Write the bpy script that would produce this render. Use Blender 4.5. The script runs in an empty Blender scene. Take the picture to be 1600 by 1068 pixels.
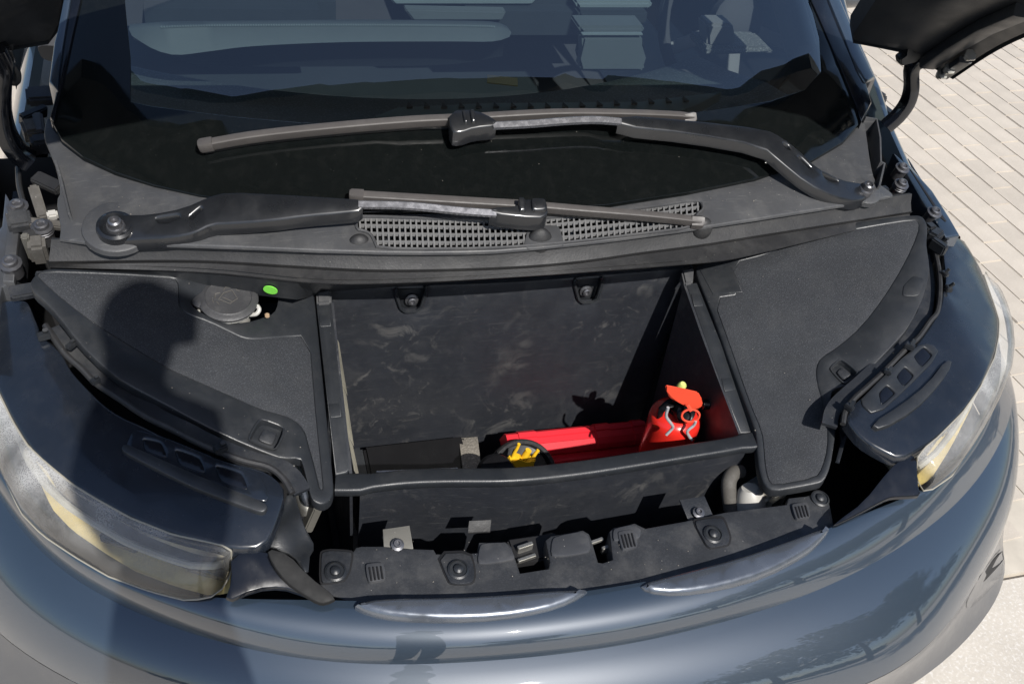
import bpy, bmesh, math, random
from mathutils import Vector, Matrix
from mathutils.geometry import delaunay_2d_cdt
random.seed(7)
C = bpy.context.scene.collection
# ------------------------------------------------------------------ camera
CAM = Vector((-0.42112, -1.10779, 1.80452)); YAW, PIT, ROL, FPX = 0.365937, 0.720488, 0.160382, 1517.1
_f = Vector((math.sin(YAW)*math.cos(PIT), math.cos(YAW)*math.cos(PIT), -math.sin(PIT)))
_r = Vector((math.cos(YAW), -math.sin(YAW), 0)); _u = _r.cross(_f)
_c, _s = math.cos(ROL), math.sin(ROL)
RT, UP, FW = _c*_r+_s*_u, -_s*_r+_c*_u, _f
cd = bpy.data.cameras.new('camera'); cam = bpy.data.objects.new('camera', cd); C.objects.link(cam)
M = Matrix.Identity(4)
for i in range(3):
    M[i][0], M[i][1], M[i][2], M[i][3] = RT[i], UP[i], -FW[i], CAM[i]
cam.matrix_world = M
cd.sensor_width = 36; cd.lens = 36*FPX/1600; cd.clip_start = .03; cd.clip_end = 400
sc = bpy.context.scene; sc.camera = cam
# ------------------------------------------------------------------ light
SUN = Vector((-.20, 1, -1.07)).normalized()          # direction the light travels
EL = math.asin(-SUN.z); AZ = math.atan2(-SUN.x, -SUN.y)
w = bpy.data.worlds.new('World'); sc.world = w; w.use_nodes = True
nt = w.node_tree; bg = nt.nodes['Background']
sk = nt.nodes.new('ShaderNodeTexSky'); sk.sky_type = 'NISHITA'; sk.sun_disc = False
sk.sun_elevation = EL; sk.sun_rotation = AZ; sk.air_density = 1.0; sk.dust_density = 1.2; sk.ozone_density = 2.6
nt.links.new(sk.outputs[0], bg.inputs[0]); bg.inputs[1].default_value = .105
sl = bpy.data.lights.new('sun', 'SUN'); sl.energy = 4.9; sl.angle = math.radians(.53); sl.color = (1, .965, .915)
so = bpy.data.objects.new('sun', sl); C.objects.link(so); so.rotation_euler = SUN.to_track_quat('-Z', 'Y').to_euler(); so.location = (2, -8, 8)
sc.view_settings.view_transform = 'Standard'; sc.view_settings.look = 'None'; sc.view_settings.exposure = .25; sc.view_settings.gamma = 1
sc.view_settings.use_curve_mapping = False

# ------------------------------------------------------------------ helpers
def ray(px, py):
    return ((px-800)/FPX*RT - (py-534)/FPX*UP + FW)
def on(p, f):
    """the point of the surface z=f(x,y) that the sight line through a pixel meets"""
    d = ray(*p); lo, hi = .3, 9.
    for _ in range(46):
        t = (lo+hi)/2; X = CAM+d*t
        if X.z > f(X.x, X.y): lo = t
        else: hi = t
    return CAM+d*hi
def atz(p, z): d = ray(*p); return CAM+d*((z-CAM.z)/d.z)
def aty(p, y): d = ray(*p); return CAM+d*((y-CAM.y)/d.y)
def atx(p, x): d = ray(*p); return CAM+d*((x-CAM.x)/d.x)
def chai(pts, n=1, closed=True, q=.25):
    for _ in range(n):
        o = []; m = len(pts)
        for i in range(m if closed else m-1):
            a, b = pts[i], pts[(i+1) % m]
            o.append(tuple(a[k]*(1-q)+b[k]*q for k in range(len(a)))); o.append(tuple(a[k]*q+b[k]*(1-q) for k in range(len(a))))
        if not closed: o = [tuple(pts[0])]+o+[tuple(pts[-1])]
        pts = o
    return pts
def cat(pts, n=6):
    """Catmull-Rom through points (open)"""
    P = [Vector(p) for p in pts]; P = [P[0]*2-P[1]]+P+[P[-1]*2-P[-2]]; o = []
    for i in range(1, len(P)-2):
        a, b, c, d = P[i-1:i+3]
        for k in range(n):
            t = k/n
            o.append(.5*(2*b+(c-a)*t+(2*a-5*b+4*c-d)*t*t+(3*b-a-3*c+d)*t**3))
    o.append(P[-2]); return o
def rnd(P): return chai(chai(P, 1, q=.13), 1) if len(P) <= 6 else chai(P, 1)
def resample(pts, n):
    P = [Vector(p) for p in pts]; L = [0]
    for a, b in zip(P, P[1:]): L.append(L[-1]+(b-a).length)
    o = []; j = 0
    for i in range(n):
        s = L[-1]*i/(n-1)
        while j < len(P)-2 and L[j+1] < s: j += 1
        t = (s-L[j])/max(1e-9, L[j+1]-L[j]); o.append(P[j].lerp(P[j+1], min(1, max(0, t))))
    return o
def tag(o, label=None, cat_=None, group=None, kind=None):
    if label: o['label'] = label
    if cat_: o['category'] = cat_
    if group: o['group'] = group
    if kind: o['kind'] = kind
    return o
def empty(name, loc, label, cat_, group=None):
    o = bpy.data.objects.new(name, None); C.objects.link(o); o.location = loc; o.empty_display_size = .05
    bpy.context.view_layer.update() if False else None
    return tag(o, label, cat_, group)
def obj(name, bm, mat, parent=None, sharp=40, smooth=True):
    me = bpy.data.meshes.new(name)
    if isinstance(bm, tuple): me.from_pydata(*bm)
    else:
        bmesh.ops.recalc_face_normals(bm, faces=bm.faces); bm.to_mesh(me); bm.free()
    if smooth:
        me.shade_smooth(); me.set_sharp_from_angle(angle=math.radians(sharp))
    me.materials.append(mat)
    o = bpy.data.objects.new(name, me); C.objects.link(o)
    if parent:
        o.parent = parent
        if parent.type == 'EMPTY' and parent.parent is None: o.matrix_parent_inverse = Matrix.Translation(-parent.location)
    return o
def inpoly(x, y, P):
    c = False; j = len(P)-1
    for i in range(len(P)):
        if (P[i][1] > y) != (P[j][1] > y) and x < (P[j][0]-P[i][0])*(y-P[i][1])/(P[j][1]-P[i][1])+P[i][0]: c = not c
        j = i
    return c
def area(P): return sum(P[i-1][0]*P[i][1]-P[i][0]*P[i-1][1] for i in range(len(P)))/2
def inset(P, d):
    o = []; n = len(P)
    for i in range(n):
        a, b, c = Vector(P[i-1]), Vector(P[i]), Vector(P[(i+1) % n])
        e1, e2 = (b-a), (c-b)
        if e1.length < 1e-9 or e2.length < 1e-9: o.append(tuple(b)); continue
        e1.normalize(); e2.normalize()
        n1, n2 = Vector((-e1.y, e1.x)), Vector((-e2.y, e2.x)); m = n1+n2
        if m.length < .3: m = n1
        m.normalize(); k = max(.5, m.dot(n1)); v = b+m*(d/k); o.append((v.x, v.y))
    return o
def dedupe(P, eps=4e-4):
    o = []
    for p in P:
        if not o or math.hypot(p[0]-o[-1][0], p[1]-o[-1][1]) > eps: o.append(tuple(p))
    if math.hypot(o[0][0]-o[-1][0], o[0][1]-o[-1][1]) < eps: o.pop()
    return o
def sheet_bm(outline, mp, t=.004, b=.002, holes=(), step=.03, h0=0, bm=None):
    """moulded panel: outline in uv, mp(u,v,h)->3D, rounded rim of radius b, thickness t"""
    bm = bm or bmesh.new()
    loops = [dedupe(outline)]+[dedupe(h) for h in holes]
    if area(loops[0]) < 0: loops[0].reverse()
    for i in range(1, len(loops)):
        if area(loops[i]) > 0: loops[i].reverse()
    V2, E, rim = [], [], []
    for L in loops:
        r = [bm.verts.new(mp(u, v, h0-t)) for u, v in L]
        r1 = [bm.verts.new(mp(u, v, h0-b)) for u, v in L]
        r2 = [bm.verts.new(mp(u, v, h0-.3*b)) for u, v in inset(L, .3*b)]
        I = inset(L, b); n = len(L); k0 = len(V2); V2 += I; E += [(k0+i, k0+(i+1) % n) for i in range(n)]
        rim.append((r, r1, r2, k0, n))
    xs = [p[0] for p in loops[0]]; ys = [p[1] for p in loops[0]]
    x = min(xs)+step*.37
    nb = len(V2)
    while x < max(xs):
        y = min(ys)+step*.41
        while y < max(ys):
            if inpoly(x, y, loops[0]) and not any(inpoly(x, y, h) for h in loops[1:]):
                if all((x-q[0])**2+(y-q[1])**2 > (step*.4)**2 for q in V2[:nb]): V2.append((x, y))
            y += step
        x += step
    vo, eo, fo, ov, oe, of = delaunay_2d_cdt([Vector(p) for p in V2], E, [], 0, 1e-7)
    top = [bm.verts.new(mp(p.x, p.y, h0)) for p in vo]
    m = {}
    for i, src in enumerate(ov):
        for s_ in src: m.setdefault(s_, i)
    inner = [V2[r[3]:r[3]+r[4]] for r in rim]
    for f in fo:
        cx = sum(vo[i].x for i in f)/len(f); cy = sum(vo[i].y for i in f)/len(f)
        if inpoly(cx, cy, inner[0]) and not any(inpoly(cx, cy, h) for h in inner[1:]):
            try: bm.faces.new([top[i] for i in f])
            except ValueError: pass
    for r, r1, r2, k0, n in rim:
        r3 = [top[m[k0+i]] for i in range(n)]
        for A, B in ((r, r1), (r1, r2), (r2, r3)):
            for i in range(n):
                j = (i+1) % n
                try: bm.faces.new((A[i], A[j], B[j], B[i]))
                except ValueError: pass
    lone = [v for v in bm.verts if not v.link_faces]
    bmesh.ops.delete(bm, geom=lone, context='VERTS')
    return bm
def surf(f): return lambda u, v, h: Vector((u, v, f(u, v)+h))
def uv(px, f): return [tuple(on(p, f)[:2]) for p in px]
def psheet(name, px, f, mat, parent, t=.004, b=.002, holes=(), step=.03, h0=0, ch=1, sharp=40):
    return obj(name, sheet_bm(uv(rnd(px) if ch else px, f), surf(f), t, b, [uv(rnd(h), f) for h in holes], step, h0), mat, parent, sharp)
def wallmap(y0, slope=0, zt=.88): return lambda u, v, h: Vector((u, y0+(zt-v)*slope-h, v))   # u=x, v=z, raised towards -y
def pwall(name, px, y0, mat, parent, t=.004, b=.002, holes=(), ch=1, h0=0, step=.05):
    q = lambda P: [(lambda X: (X.x, X.z))(aty(p, y0)) for p in P]
    return obj(name, sheet_bm(q(rnd(px) if ch else px), wallmap(y0), t, b, [q(rnd(h)) for h in holes], step, h0), mat, parent)
def tube_bm(path, r, seg=10, bm=None, caps=True):
    bm = bm or bmesh.new(); P = [Vector(p) for p in path]; n = len(P); R = r if callable(r) else (lambda s: r)
    t = (P[1]-P[0]).normalized(); a = t.orthogonal().normalized(); rings = []
    for i in range(n):
        t = (P[min(i+1, n-1)]-P[max(i-1, 0)]).normalized(); a = (a-t*a.dot(t)).normalized(); b = t.cross(a); rr = R(i/(n-1))
        rings.append([bm.verts.new(P[i]+(a*math.cos(q)+b*math.sin(q))*rr) for q in [2*math.pi*k/seg for k in range(seg)]])
    for A, B in zip(rings, rings[1:]):
        for k in range(seg): bm.faces.new((A[k], A[(k+1) % seg], B[(k+1) % seg], B[k]))
    if caps: bm.faces.new(rings[0]); bm.faces.new(rings[-1])
    return bm
def sweep_bm(path, prof, up=(0, 0, 1), bm=None, closed=False):
    """prof(s) -> [(side, up)] cross-section; swept with its side axis = tangent x up"""
    bm = bm or bmesh.new(); P = [Vector(p) for p in path]; n = len(P); U = up if callable(up) else (lambda s: Vector(up)); rings = []
    for i in range(n):
        t = (P[(i+1) % n]-P[i-1]) if closed else (P[min(i+1, n-1)]-P[max(i-1, 0)])
        t.normalize(); s = t.cross(U(i/(n-1))).normalized(); u = s.cross(t)
        rings.append([bm.verts.new(P[i]+s*a+u*b) for a, b in prof(i/(n-1))])
    m = len(rings[0])
    for A, B in (zip(rings, rings[1:]+rings[:1]) if closed else zip(rings, rings[1:])):
        for k in range(m): bm.faces.new((A[k], A[(k+1) % m], B[(k+1) % m], B[k]))
    if not closed: bm.faces.new(rings[0]); bm.faces.new(rings[-1])
    return bm
def rrect(w, h, r=.3, n=3, cx=0, cy=0):
    r = min(w, h)*r; o = []
    for sx, sy, a0 in ((1, 1, 0), (-1, 1, 90), (-1, -1, 180), (1, -1, 270)):
        for k in range(n+1):
            a = math.radians(a0+90*k/n); o.append((cx+sx*(w/2-r)+r*math.cos(a), cy+sy*(h/2-r)+r*math.sin(a)))
    return o
def lathe_bm(prof, loc, axis=(0, 0, 1), seg=24, bm=None, sx=1):
    bm = bm or bmesh.new(); q = Vector(axis).to_track_quat('Z', 'Y'); rings = []
    for r, z in prof:
        rings.append([bm.verts.new(Vector(loc)+q @ Vector((r*sx*math.cos(2*math.pi*k/seg), r*math.sin(2*math.pi*k/seg), z))) for k in range(seg)] if r > 1e-6 else [bm.verts.new(Vector(loc)+q @ Vector((0, 0, z)))])
    for A, B in zip(rings, rings[1:]):
        for k in range(seg):
            a, b = A[k % len(A)], A[(k+1) % len(A)]; c, d = B[(k+1) % len(B)], B[k % len(B)]
            f = list(dict.fromkeys((a, b, c, d)))
            if len(f) > 2: bm.faces.new(f)
    if len(rings[0]) > 1: bm.faces.new(rings[0])
    if len(rings[-1]) > 1: bm.faces.new(rings[-1])
    return bm
def box_bm(c, s, rot=None, bv=.15, bm=None):
    t = bmesh.new(); bmesh.ops.create_cube(t, size=1)
    for v in t.verts: v.co = Vector((v.co.x*s[0], v.co.y*s[1], v.co.z*s[2]))
    if bv: bmesh.ops.bevel(t, geom=t.edges[:], offset=min(s)*bv, segments=2, affect='EDGES')
    R = rot if rot is not None else Matrix.Identity(3)
    for v in t.verts: v.co = R @ v.co+Vector(c)
    if bm is None: return t
    me = bpy.data.meshes.new('tmp'); t.to_mesh(me); t.free(); bm.from_mesh(me); bpy.data.meshes.remove(me); return bm
def loft_bm(rails, bm=None, thick=None):
    bm = bm or bmesh.new(); G = [[bm.verts.new(p) for p in r] for r in rails]
    for A, B in zip(G, G[1:]):
        for i in range(len(A)-1): bm.faces.new((A[i], A[i+1], B[i+1], B[i]))
    if thick: bmesh.ops.recalc_face_normals(bm, faces=bm.faces); bmesh.ops.solidify(bm, geom=bm.faces[:], thickness=thick)
    return bm
def prism_bm(pts, vec, bv=0, bm=None):
    t = bm or bmesh.new(); v = Vector(vec)
    A = [t.verts.new(p) for p in pts]; B = [t.verts.new(Vector(p)+v) for p in pts]; n = len(A)
    t.faces.new(A); t.faces.new(B[::-1])
    for i in range(n): t.faces.new((A[i], A[(i+1) % n], B[(i+1) % n], B[i]))
    if bv: bmesh.ops.bevel(t, geom=t.edges[:], offset=bv, segments=2, affect='EDGES', clamp_overlap=True)
    return t
# ------------------------------------------------------------------ materials
def mat(name, col, rough=.5, metal=0, spec=.5, coat=0, coat_r=.03, coat_ior=1.5, grain=0, gscale=900, dust=0, dust_col=(.19, .183, .17), dscale=14, var=.15, bump=0, bscale=200, scratch=0, smudge=0):
    m = bpy.data.materials.new(name); m.use_nodes = True; n = m.node_tree.nodes; l = m.node_tree.links; p = n['Principled BSDF']
    p.inputs['Roughness'].default_value = rough; p.inputs['Metallic'].default_value = metal; p.inputs['Specular IOR Level'].default_value = spec
    p.inputs['Coat Weight'].default_value = coat; p.inputs['Coat IOR'].default_value = coat_ior; p.inputs['Coat Roughness'].default_value = coat_r
    tc = n.new('ShaderNodeTexCoord'); src = tc.outputs['Object']
    def noise(s, d=4, r=.6):
        x = n.new('ShaderNodeTexNoise'); x.inputs['Scale'].default_value = s; x.inputs['Detail'].default_value = d; x.inputs['Roughness'].default_value = r; l.new(src, x.inputs['Vector']); return x.outputs['Fac']
    def ramp(f, a, b, lo=0, hi=1):
        x = n.new('ShaderNodeMapRange'); x.inputs[1].default_value = a; x.inputs[2].default_value = b; x.inputs[3].default_value = lo; x.inputs[4].default_value = hi; l.new(f, x.inputs[0]); return x.outputs[0]
    def mix(f, a, b):
        x = n.new('ShaderNodeMix'); x.data_type = 'RGBA'
        if isinstance(f, float): x.inputs[0].default_value = f
        else: l.new(f, x.inputs[0])
        for s, v in ((6, a), (7, b)):
            if isinstance(v, tuple): x.inputs[s].default_value = (*v, 1)
            else: l.new(v, x.inputs[s])
        return x.outputs[2]
    k = mix(ramp(noise(9), .3, .7), tuple(c*(1-var) for c in col), tuple(c*(1+var) for c in col))
    if grain: k = mix(ramp(noise(gscale, 2), .52, .72, 0, grain), k, tuple(min(1, c*4+.05) for c in col))
    if dust:
        d = ramp(noise(dscale, 8, .72), .48, .8, 0, dust); k = mix(d, k, dust_col)
        x = n.new('ShaderNodeTexVoronoi'); x.inputs['Scale'].default_value = 70; l.new(src, x.inputs['Vector'])
        k = mix(ramp(x.outputs['Distance'], .05, .035, 0, min(1, dust*1.4)), k, (.5, .47, .42))
        rr = ramp(noise(dscale*1.7, 6), .3, .7, rough-.06, min(1, rough+.12)); l.new(rr, p.inputs['Roughness'])
    if scratch:
        mp = n.new('ShaderNodeMapping'); mp.inputs['Scale'].default_value = (4, 60, 60); l.new(src, mp.inputs[0])
        x = n.new('ShaderNodeTexNoise'); x.inputs['Scale'].default_value = 5; x.inputs['Detail'].default_value = 5; l.new(mp.outputs[0], x.inputs['Vector'])
        k = mix(ramp(x.outputs['Fac'], .6, .75, 0, scratch), k, (.3, .29, .27))
    if smudge:
        for sc_, lo_, dis, am in ((21, .53, 1.1, smudge), (34, .58, 2.0, smudge*.8), (5, .56, 1.2, smudge*.45)):
            x = n.new('ShaderNodeTexNoise'); x.inputs['Scale'].default_value = sc_; x.inputs['Detail'].default_value = 8; x.inputs['Roughness'].default_value = .65; x.inputs['Distortion'].default_value = dis; l.new(src, x.inputs['Vector'])
            mk = n.new('ShaderNodeMath'); mk.operation = 'MULTIPLY'; l.new(ramp(x.outputs['Fac'], lo_, lo_+.13, 0, am), mk.inputs[0]); l.new(ramp(noise(4.5+sc_*.08, 3), .46, .66), mk.inputs[1])
            k = mix(mk.outputs[0], k, (.19, .183, .17))
    l.new(k, p.inputs['Base Color'])
    if bump:
        b = n.new('ShaderNodeBump'); b.inputs['Strength'].default_value = bump; b.inputs['Distance'].default_value = .002; l.new(noise(bscale, 3), b.inputs['Height']); l.new(b.outputs[0], p.inputs['Normal'])
    m['p'] = 1
    return m
def nodes(m): return m.node_tree.nodes, m.node_tree.links, m.node_tree.nodes['Principled BSDF']
M_plas = mat('black_plastic', (.017, .019, .023), .42, grain=.10, gscale=600, dust=.30, bump=.25, bscale=700)
M_plas2 = mat('black_plastic_clean', (.016, .018, .021), .38, dust=.12, bump=.15, bscale=600)
M_tub = mat('tub_plastic', (.018, .020, .025), .46, dust=.05, dscale=26, bump=.12, bscale=800, smudge=.42, scratch=.07)
M_foam = mat('foam_panel', (.026, .028, .032), .8, spec=.3, grain=.28, gscale=700, dust=.08, bump=.5, bscale=420)
M_rub = mat('rubber', (.017, .017, .018), .55, dust=.14, dscale=20, bump=.2, bscale=300)
M_cowl = mat('cowl_plastic', (.050, .051, .054), .48, dust=.35, dscale=11, bump=.15, bscale=400, scratch=.15)
M_blade = mat('wiper_blade_rubber', (.064, .058, .055), .5, dust=.15, dscale=30)
M_arm = mat('wiper_arm_paint', (.009, .010, .012), .3, coat=.5, coat_r=.08, dust=.03)
M_gloss = mat('gloss_black', (.005, .006, .009), .14, coat=.2, coat_r=.04, dust=.03, dscale=25)
M_fender = mat('lamp_housing', (.010, .013, .019), .20, coat=.5, coat_r=.06, dust=.05, dscale=22)
M_dark = mat('dark_cavity', (.008, .008, .009), .7)
M_alu = mat('bare_metal', (.55, .54, .50), .38, metal=.9, dust=.4, dscale=40)
M_cast = mat('cast_bracket', (.13, .125, .11), .6, metal=.3, dust=.6, dscale=35)
M_bolt = mat('bolt_steel', (.16, .16, .17), .35, metal=.8, dust=.2)
M_chrome = mat('polished_metal', (.55, .55, .56), .3, metal=.35)
M_paint = mat('blue_grey_paint', (.022, .036, .055), .45, metal=.25, coat=1, coat_r=.014, coat_ior=1.9, var=.03)
M_paint2 = mat('grey_lower_paint', (.10, .105, .115), .42, metal=.55, coat=.7, coat_r=.12, var=.05, dust=.1)
M_red = mat('red_gloss', (.66, .024, .016), .25, coat=.3, var=.06)
M_redp = mat('red_plastic', (.58, .018, .030), .42, var=.05, bump=.05)
M_redl = mat('orange_red_plastic', (.72, .075, .035), .40, var=.05)
M_yel = mat('yellow_plastic', (.80, .48, .02), .42, var=.08)
M_lime = mat('lime_sticker', (.22, .72, .08), .55, var=.03)
M_pale = mat('pale_yellow', (.62, .68, .20), .5)
M_white = mat('milky_plastic', (.40, .39, .36), .45, dust=.2)
M_tan = mat('tan_plastic', (.36, .25, .16), .6)
M_strap = mat('grey_webbing', (.20, .18, .15), .9, grain=.3, gscale=300, bump=.9, bscale=260, dust=.3)
M_shine = mat('shiny_black', (.006, .006, .007), .28, spec=.2, dust=.015)
M_cloth = mat('black_fabric', (.016, .016, .017), .8, grain=.25, gscale=330, bump=.8, bscale=250, dust=.12)
M_hose = mat('dusty_hose', (.07, .065, .058), .75, dust=.5, dscale=50)
M_dash = mat('dash_speckled', (.075, .078, .076), .85, grain=.5, gscale=260, bump=.5, bscale=220)
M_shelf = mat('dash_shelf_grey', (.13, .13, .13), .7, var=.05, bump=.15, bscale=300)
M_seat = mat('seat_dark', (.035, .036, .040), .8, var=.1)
M_trim = mat('cabin_trim_light', (.24, .25, .25), .45, var=.05)
M_skin = mat('skin', (.35, .2, .14), .5); M_jean = mat('denim', (.03, .045, .09), .85); M_shirt = mat('dark_shirt', (.03, .03, .035), .85)
M_bark = mat('bark', (.10, .075, .05), .9, bump=.5, bscale=30)
# headlamp lens: clear plastic, hazy, beaded with condensation inside
def lens_mat():
    m = bpy.data.materials.new('lamp_lens'); m.use_nodes = True; n = m.node_tree.nodes; l = m.node_tree.links; n.remove(n['Principled BSDF']); out = n['Material Output']
    tc = n.new('ShaderNodeTexCoord')
    def noise(s, d=3):
        x = n.new('ShaderNodeTexNoise'); x.inputs['Scale'].default_value = s; x.inputs['Detail'].default_value = d; l.new(tc.outputs['Object'], x.inputs['Vector']); return x.outputs['Fac']
    vo = n.new('ShaderNodeTexVoronoi'); vo.inputs['Scale'].default_value = 560; l.new(tc.outputs['Object'], vo.inputs['Vector'])
    tr = n.new('ShaderNodeBsdfTransparent'); tr.inputs[0].default_value = (.93, .92, .86, 1)
    df = n.new('ShaderNodeBsdfDiffuse'); df.inputs[0].default_value = (.62, .61, .59, 1)
    gl = n.new('ShaderNodeBsdfGlossy'); gl.inputs['Roughness'].default_value = .05
    # fog amount: strong in the upper part, where the beads sit
    sz = n.new('ShaderNodeSeparateXYZ'); l.new(tc.outputs['Object'], sz.inputs[0])
    up = n.new('ShaderNodeMapRange'); up.inputs[1].default_value = .81; up.inputs[2].default_value = .90; up.inputs[4].default_value = .8; l.new(sz.outputs[2], up.inputs[0])
    nz = n.new('ShaderNodeMapRange'); nz.inputs[1].default_value = .35; nz.inputs[2].default_value = .65; nz.inputs[3].default_value = .25; l.new(noise(14, 4), nz.inputs[0])
    mu = n.new('ShaderNodeMath'); mu.operation = 'MULTIPLY'; l.new(up.outputs[0], mu.inputs[0]); l.new(nz.outputs[0], mu.inputs[1])
    bd = n.new('ShaderNodeMapRange'); bd.inputs[1].default_value = .25; bd.inputs[2].default_value = .55; bd.inputs[3].default_value = .55; bd.inputs[4].default_value = 1; l.new(vo.outputs['Distance'], bd.inputs[0])
    m2 = n.new('ShaderNodeMath'); m2.operation = 'MULTIPLY_ADD'; l.new(mu.outputs[0], m2.inputs[0]); l.new(bd.outputs[0], m2.inputs[1]); m2.inputs[2].default_value = .06
    m2.use_clamp = True
    mx = n.new('ShaderNodeMixShader'); l.new(m2.outputs[0], mx.inputs[0]); l.new(tr.outputs[0], mx.inputs[1]); l.new(df.outputs[0], mx.inputs[2])
    fr = n.new('ShaderNodeFresnel'); fr.inputs[0].default_value = 1.5
    bp = n.new('ShaderNodeBump'); bp.inputs['Strength'].default_value = .04; bp.inputs['Distance'].default_value = .001; l.new(vo.outputs['Distance'], bp.inputs['Height']); l.new(bp.outputs[0], gl.inputs['Normal'])
    m3 = n.new('ShaderNodeMixShader'); l.new(fr.outputs[0], m3.inputs[0]); l.new(mx.outputs[0], m3.inputs[1]); l.new(gl.outputs[0], m3.inputs[2]); l.new(m3.outputs[0], out.inputs[0])
    return m
M_lens = lens_mat()
def glass_mat():
    m = bpy.data.materials.new('windscreen_glass'); m.use_nodes = True; n = m.node_tree.nodes; l = m.node_tree.links; n.remove(n['Principled BSDF']); out = n['Material Output']
    tr = n.new('ShaderNodeBsdfTransparent'); tr.inputs[0].default_value = (.58, .70, .72, 1)
    gl = n.new('ShaderNodeBsdfGlossy'); gl.inputs['Roughness'].default_value = .008
    fr = n.new('ShaderNodeFresnel'); fr.inputs[0].default_value = 1.75
    mu = n.new('ShaderNodeMath'); mu.operation = 'MULTIPLY'; mu.inputs[1].default_value = 2.4; mu.use_clamp = True; l.new(fr.outputs[0], mu.inputs[0])
    mx = n.new('ShaderNodeMixShader'); l.new(mu.outputs[0], mx.inputs[0]); l.new(tr.outputs[0], mx.inputs[1]); l.new(gl.outputs[0], mx.inputs[2]); l.new(mx.outputs[0], out.inputs[0])
    return m
M_glass = glass_mat()
M_frit = mat('ceramic_frit', (.004, .005, .005), .05, spec=.5, dust=.02, dscale=60, var=.02)

# ------------------------------------------------------------------ surfaces of the car (z over x,y)
def yb(x): return -.02+.45*x*x
def f_glass(x, y): return 1.04+.60*(y-yb(x))
def f_cowl(x, y): return 1.032+.25*(y-yb(x))
def f_cover(x, y): return .885+.28*y+.30*(max(abs(x), .25)-.3)
def f_slam(x, y): return .785-.05*x*x
def Z(z): return lambda x, y: z

# ------------------------------------------------------------------ ground
def paver_mat(name, col):
    m = mat(name, col, .85, spec=.25, var=.07, grain=.12, gscale=350, dust=.12, dscale=5, dust_col=(.52, .47, .40), bump=.35, bscale=160)
    n, l, p = nodes(m); oi = n.new('ShaderNodeObjectInfo'); mr = n.new('ShaderNodeHueSaturation'); r = n.new('ShaderNodeMapRange')
    l.new(oi.outputs['Random'], r.inputs[0]); r.inputs[3].default_value = .92; r.inputs[4].default_value = 1.06; l.new(r.outputs[0], mr.inputs['Value'])
    s = p.inputs['Base Color'].links[0].from_socket; l.new(s, mr.inputs['Color']); l.new(mr.outputs[0], p.inputs['Base Color']); return m
M_pav = paver_mat('paving_brick', (.49, .435, .365))
M_conc = mat('concrete_slab', (.52, .475, .41), .9, spec=.2, var=.06, grain=.25, gscale=130, dust=.2, dscale=6, dust_col=(.60, .55, .48), bump=.5, bscale=90)
M_sand = mat('joint_sand', (.50, .45, .375), .95, var=.15)
gm = bmesh.new()
for v in ((-60, -60), (60, -60), (60, 60), (-60, 60)): gm.verts.new((v[0], v[1], -.012))
gm.faces.new(gm.verts[:])
ground = tag(obj('ground', gm, M_sand), kind='structure')
sl_bm = box_bm((0, -16.012, -.008), (34, 31.7, .018), bv=0)
slab = tag(obj('concrete_slab', sl_bm, M_conc), 'pale speckled concrete slab under the nose of the car', None, None, 'structure')
paving = tag(obj('paving', box_bm((0, 8, -.0024), (30, 16.3, .012), bv=0), M_sand), 'pale paving of long bricks laid in staggered columns', None, None, 'structure')
def brick_bm(L=.1975, W=.0975, H=.014):
    return box_bm((0, 0, 0), (W, L, H), bv=.18)
bme = bpy.data.meshes.new('brick'); t_ = brick_bm(); t_.to_mesh(bme); t_.free(); bme.materials.append(M_pav)
ANG = math.radians(4.5); ca, sa = math.cos(ANG), math.sin(ANG)
def inview(P, m=30):
    d = P-CAM; z = d.dot(FW)
    if z < .1: return False
    x, y = 800+FPX*d.dot(RT)/z, 534-FPX*d.dot(UP)/z
    return -m < x < 1600+m and -m < y < 1068+m
cand = []; far = []
for i in range(-32, 62):
    for j in range(-10, 34):
        u, v = i*.1+.05, j*.2+(.1 if i % 2 else 0)+.03
        P = Vector((u*ca-v*sa, u*sa+v*ca, .0))
        if P.y < -.055: continue
        far.append(((P-CAM).length, P))
def sees(P):      # right strip of ground that the car does not hide
    d = P-CAM; z = d.dot(FW); x, y = 800+FPX*d.dot(RT)/z, 534-FPX*d.dot(UP)/z
    lim = 1305+(.46*y if y < 380 else 175+.45*(y-380))
    return inview(P) and x > lim-25
vis = sorted([c for c in far if sees(c[1])], key=lambda c: c[0])[:300]; vs = set(id(c[1]) for c in vis)
for k, (_, P) in enumerate(vis):
    o = bpy.data.objects.new('brick', bme); C.objects.link(o); o.parent = paving; o.location = (P.x, P.y, random.uniform(-.0015, .0015))
    o.rotation_euler = (random.uniform(-.006, .006), random.uniform(-.006, .006), ANG+random.uniform(-.008, .008))
rest = bmesh.new()
for _, P in far:
    if id(P) in vs: continue
    e = [(-.047, -.097), (.047, -.097), (.047, .097), (-.047, .097)]
    t = [rest.verts.new((P.x+a*ca-b*sa, P.y+a*sa+b*ca, .006+random.uniform(-.001, .001))) for a, b in e]
    q = [rest.verts.new((P.x+a*1.02*ca-b*1.01*sa, P.y+a*1.02*sa+b*1.01*ca, -.005)) for a, b in e]
    rest.faces.new(t)
    for i in range(4): rest.faces.new((t[i], t[(i+1) % 4], q[(i+1) % 4], q[i]))
tag(obj('brick_field', rest, M_pav, paving, smooth=False), kind='stuff')
# ================================================================== THE CAR
import numpy as np
from mathutils.bvhtree import BVHTree
car = empty('car', (0, .6, 0), 'blue-grey hatchback seen from the front with its bonnet raised and front luggage tub open', 'car')
def f_rim(x, y): return .886+.33*y
def f_fender(x, y): return .905+.28*(min(y, .2)+.2)-.35*min(.3, max(0, abs(x)-.66))
def f_arm(x, y): return f_glass(x, y)+.040
def f_blade(x, y): return f_glass(x, y)+.020
def zt(x): return 1.012-.05*x*x
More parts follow.
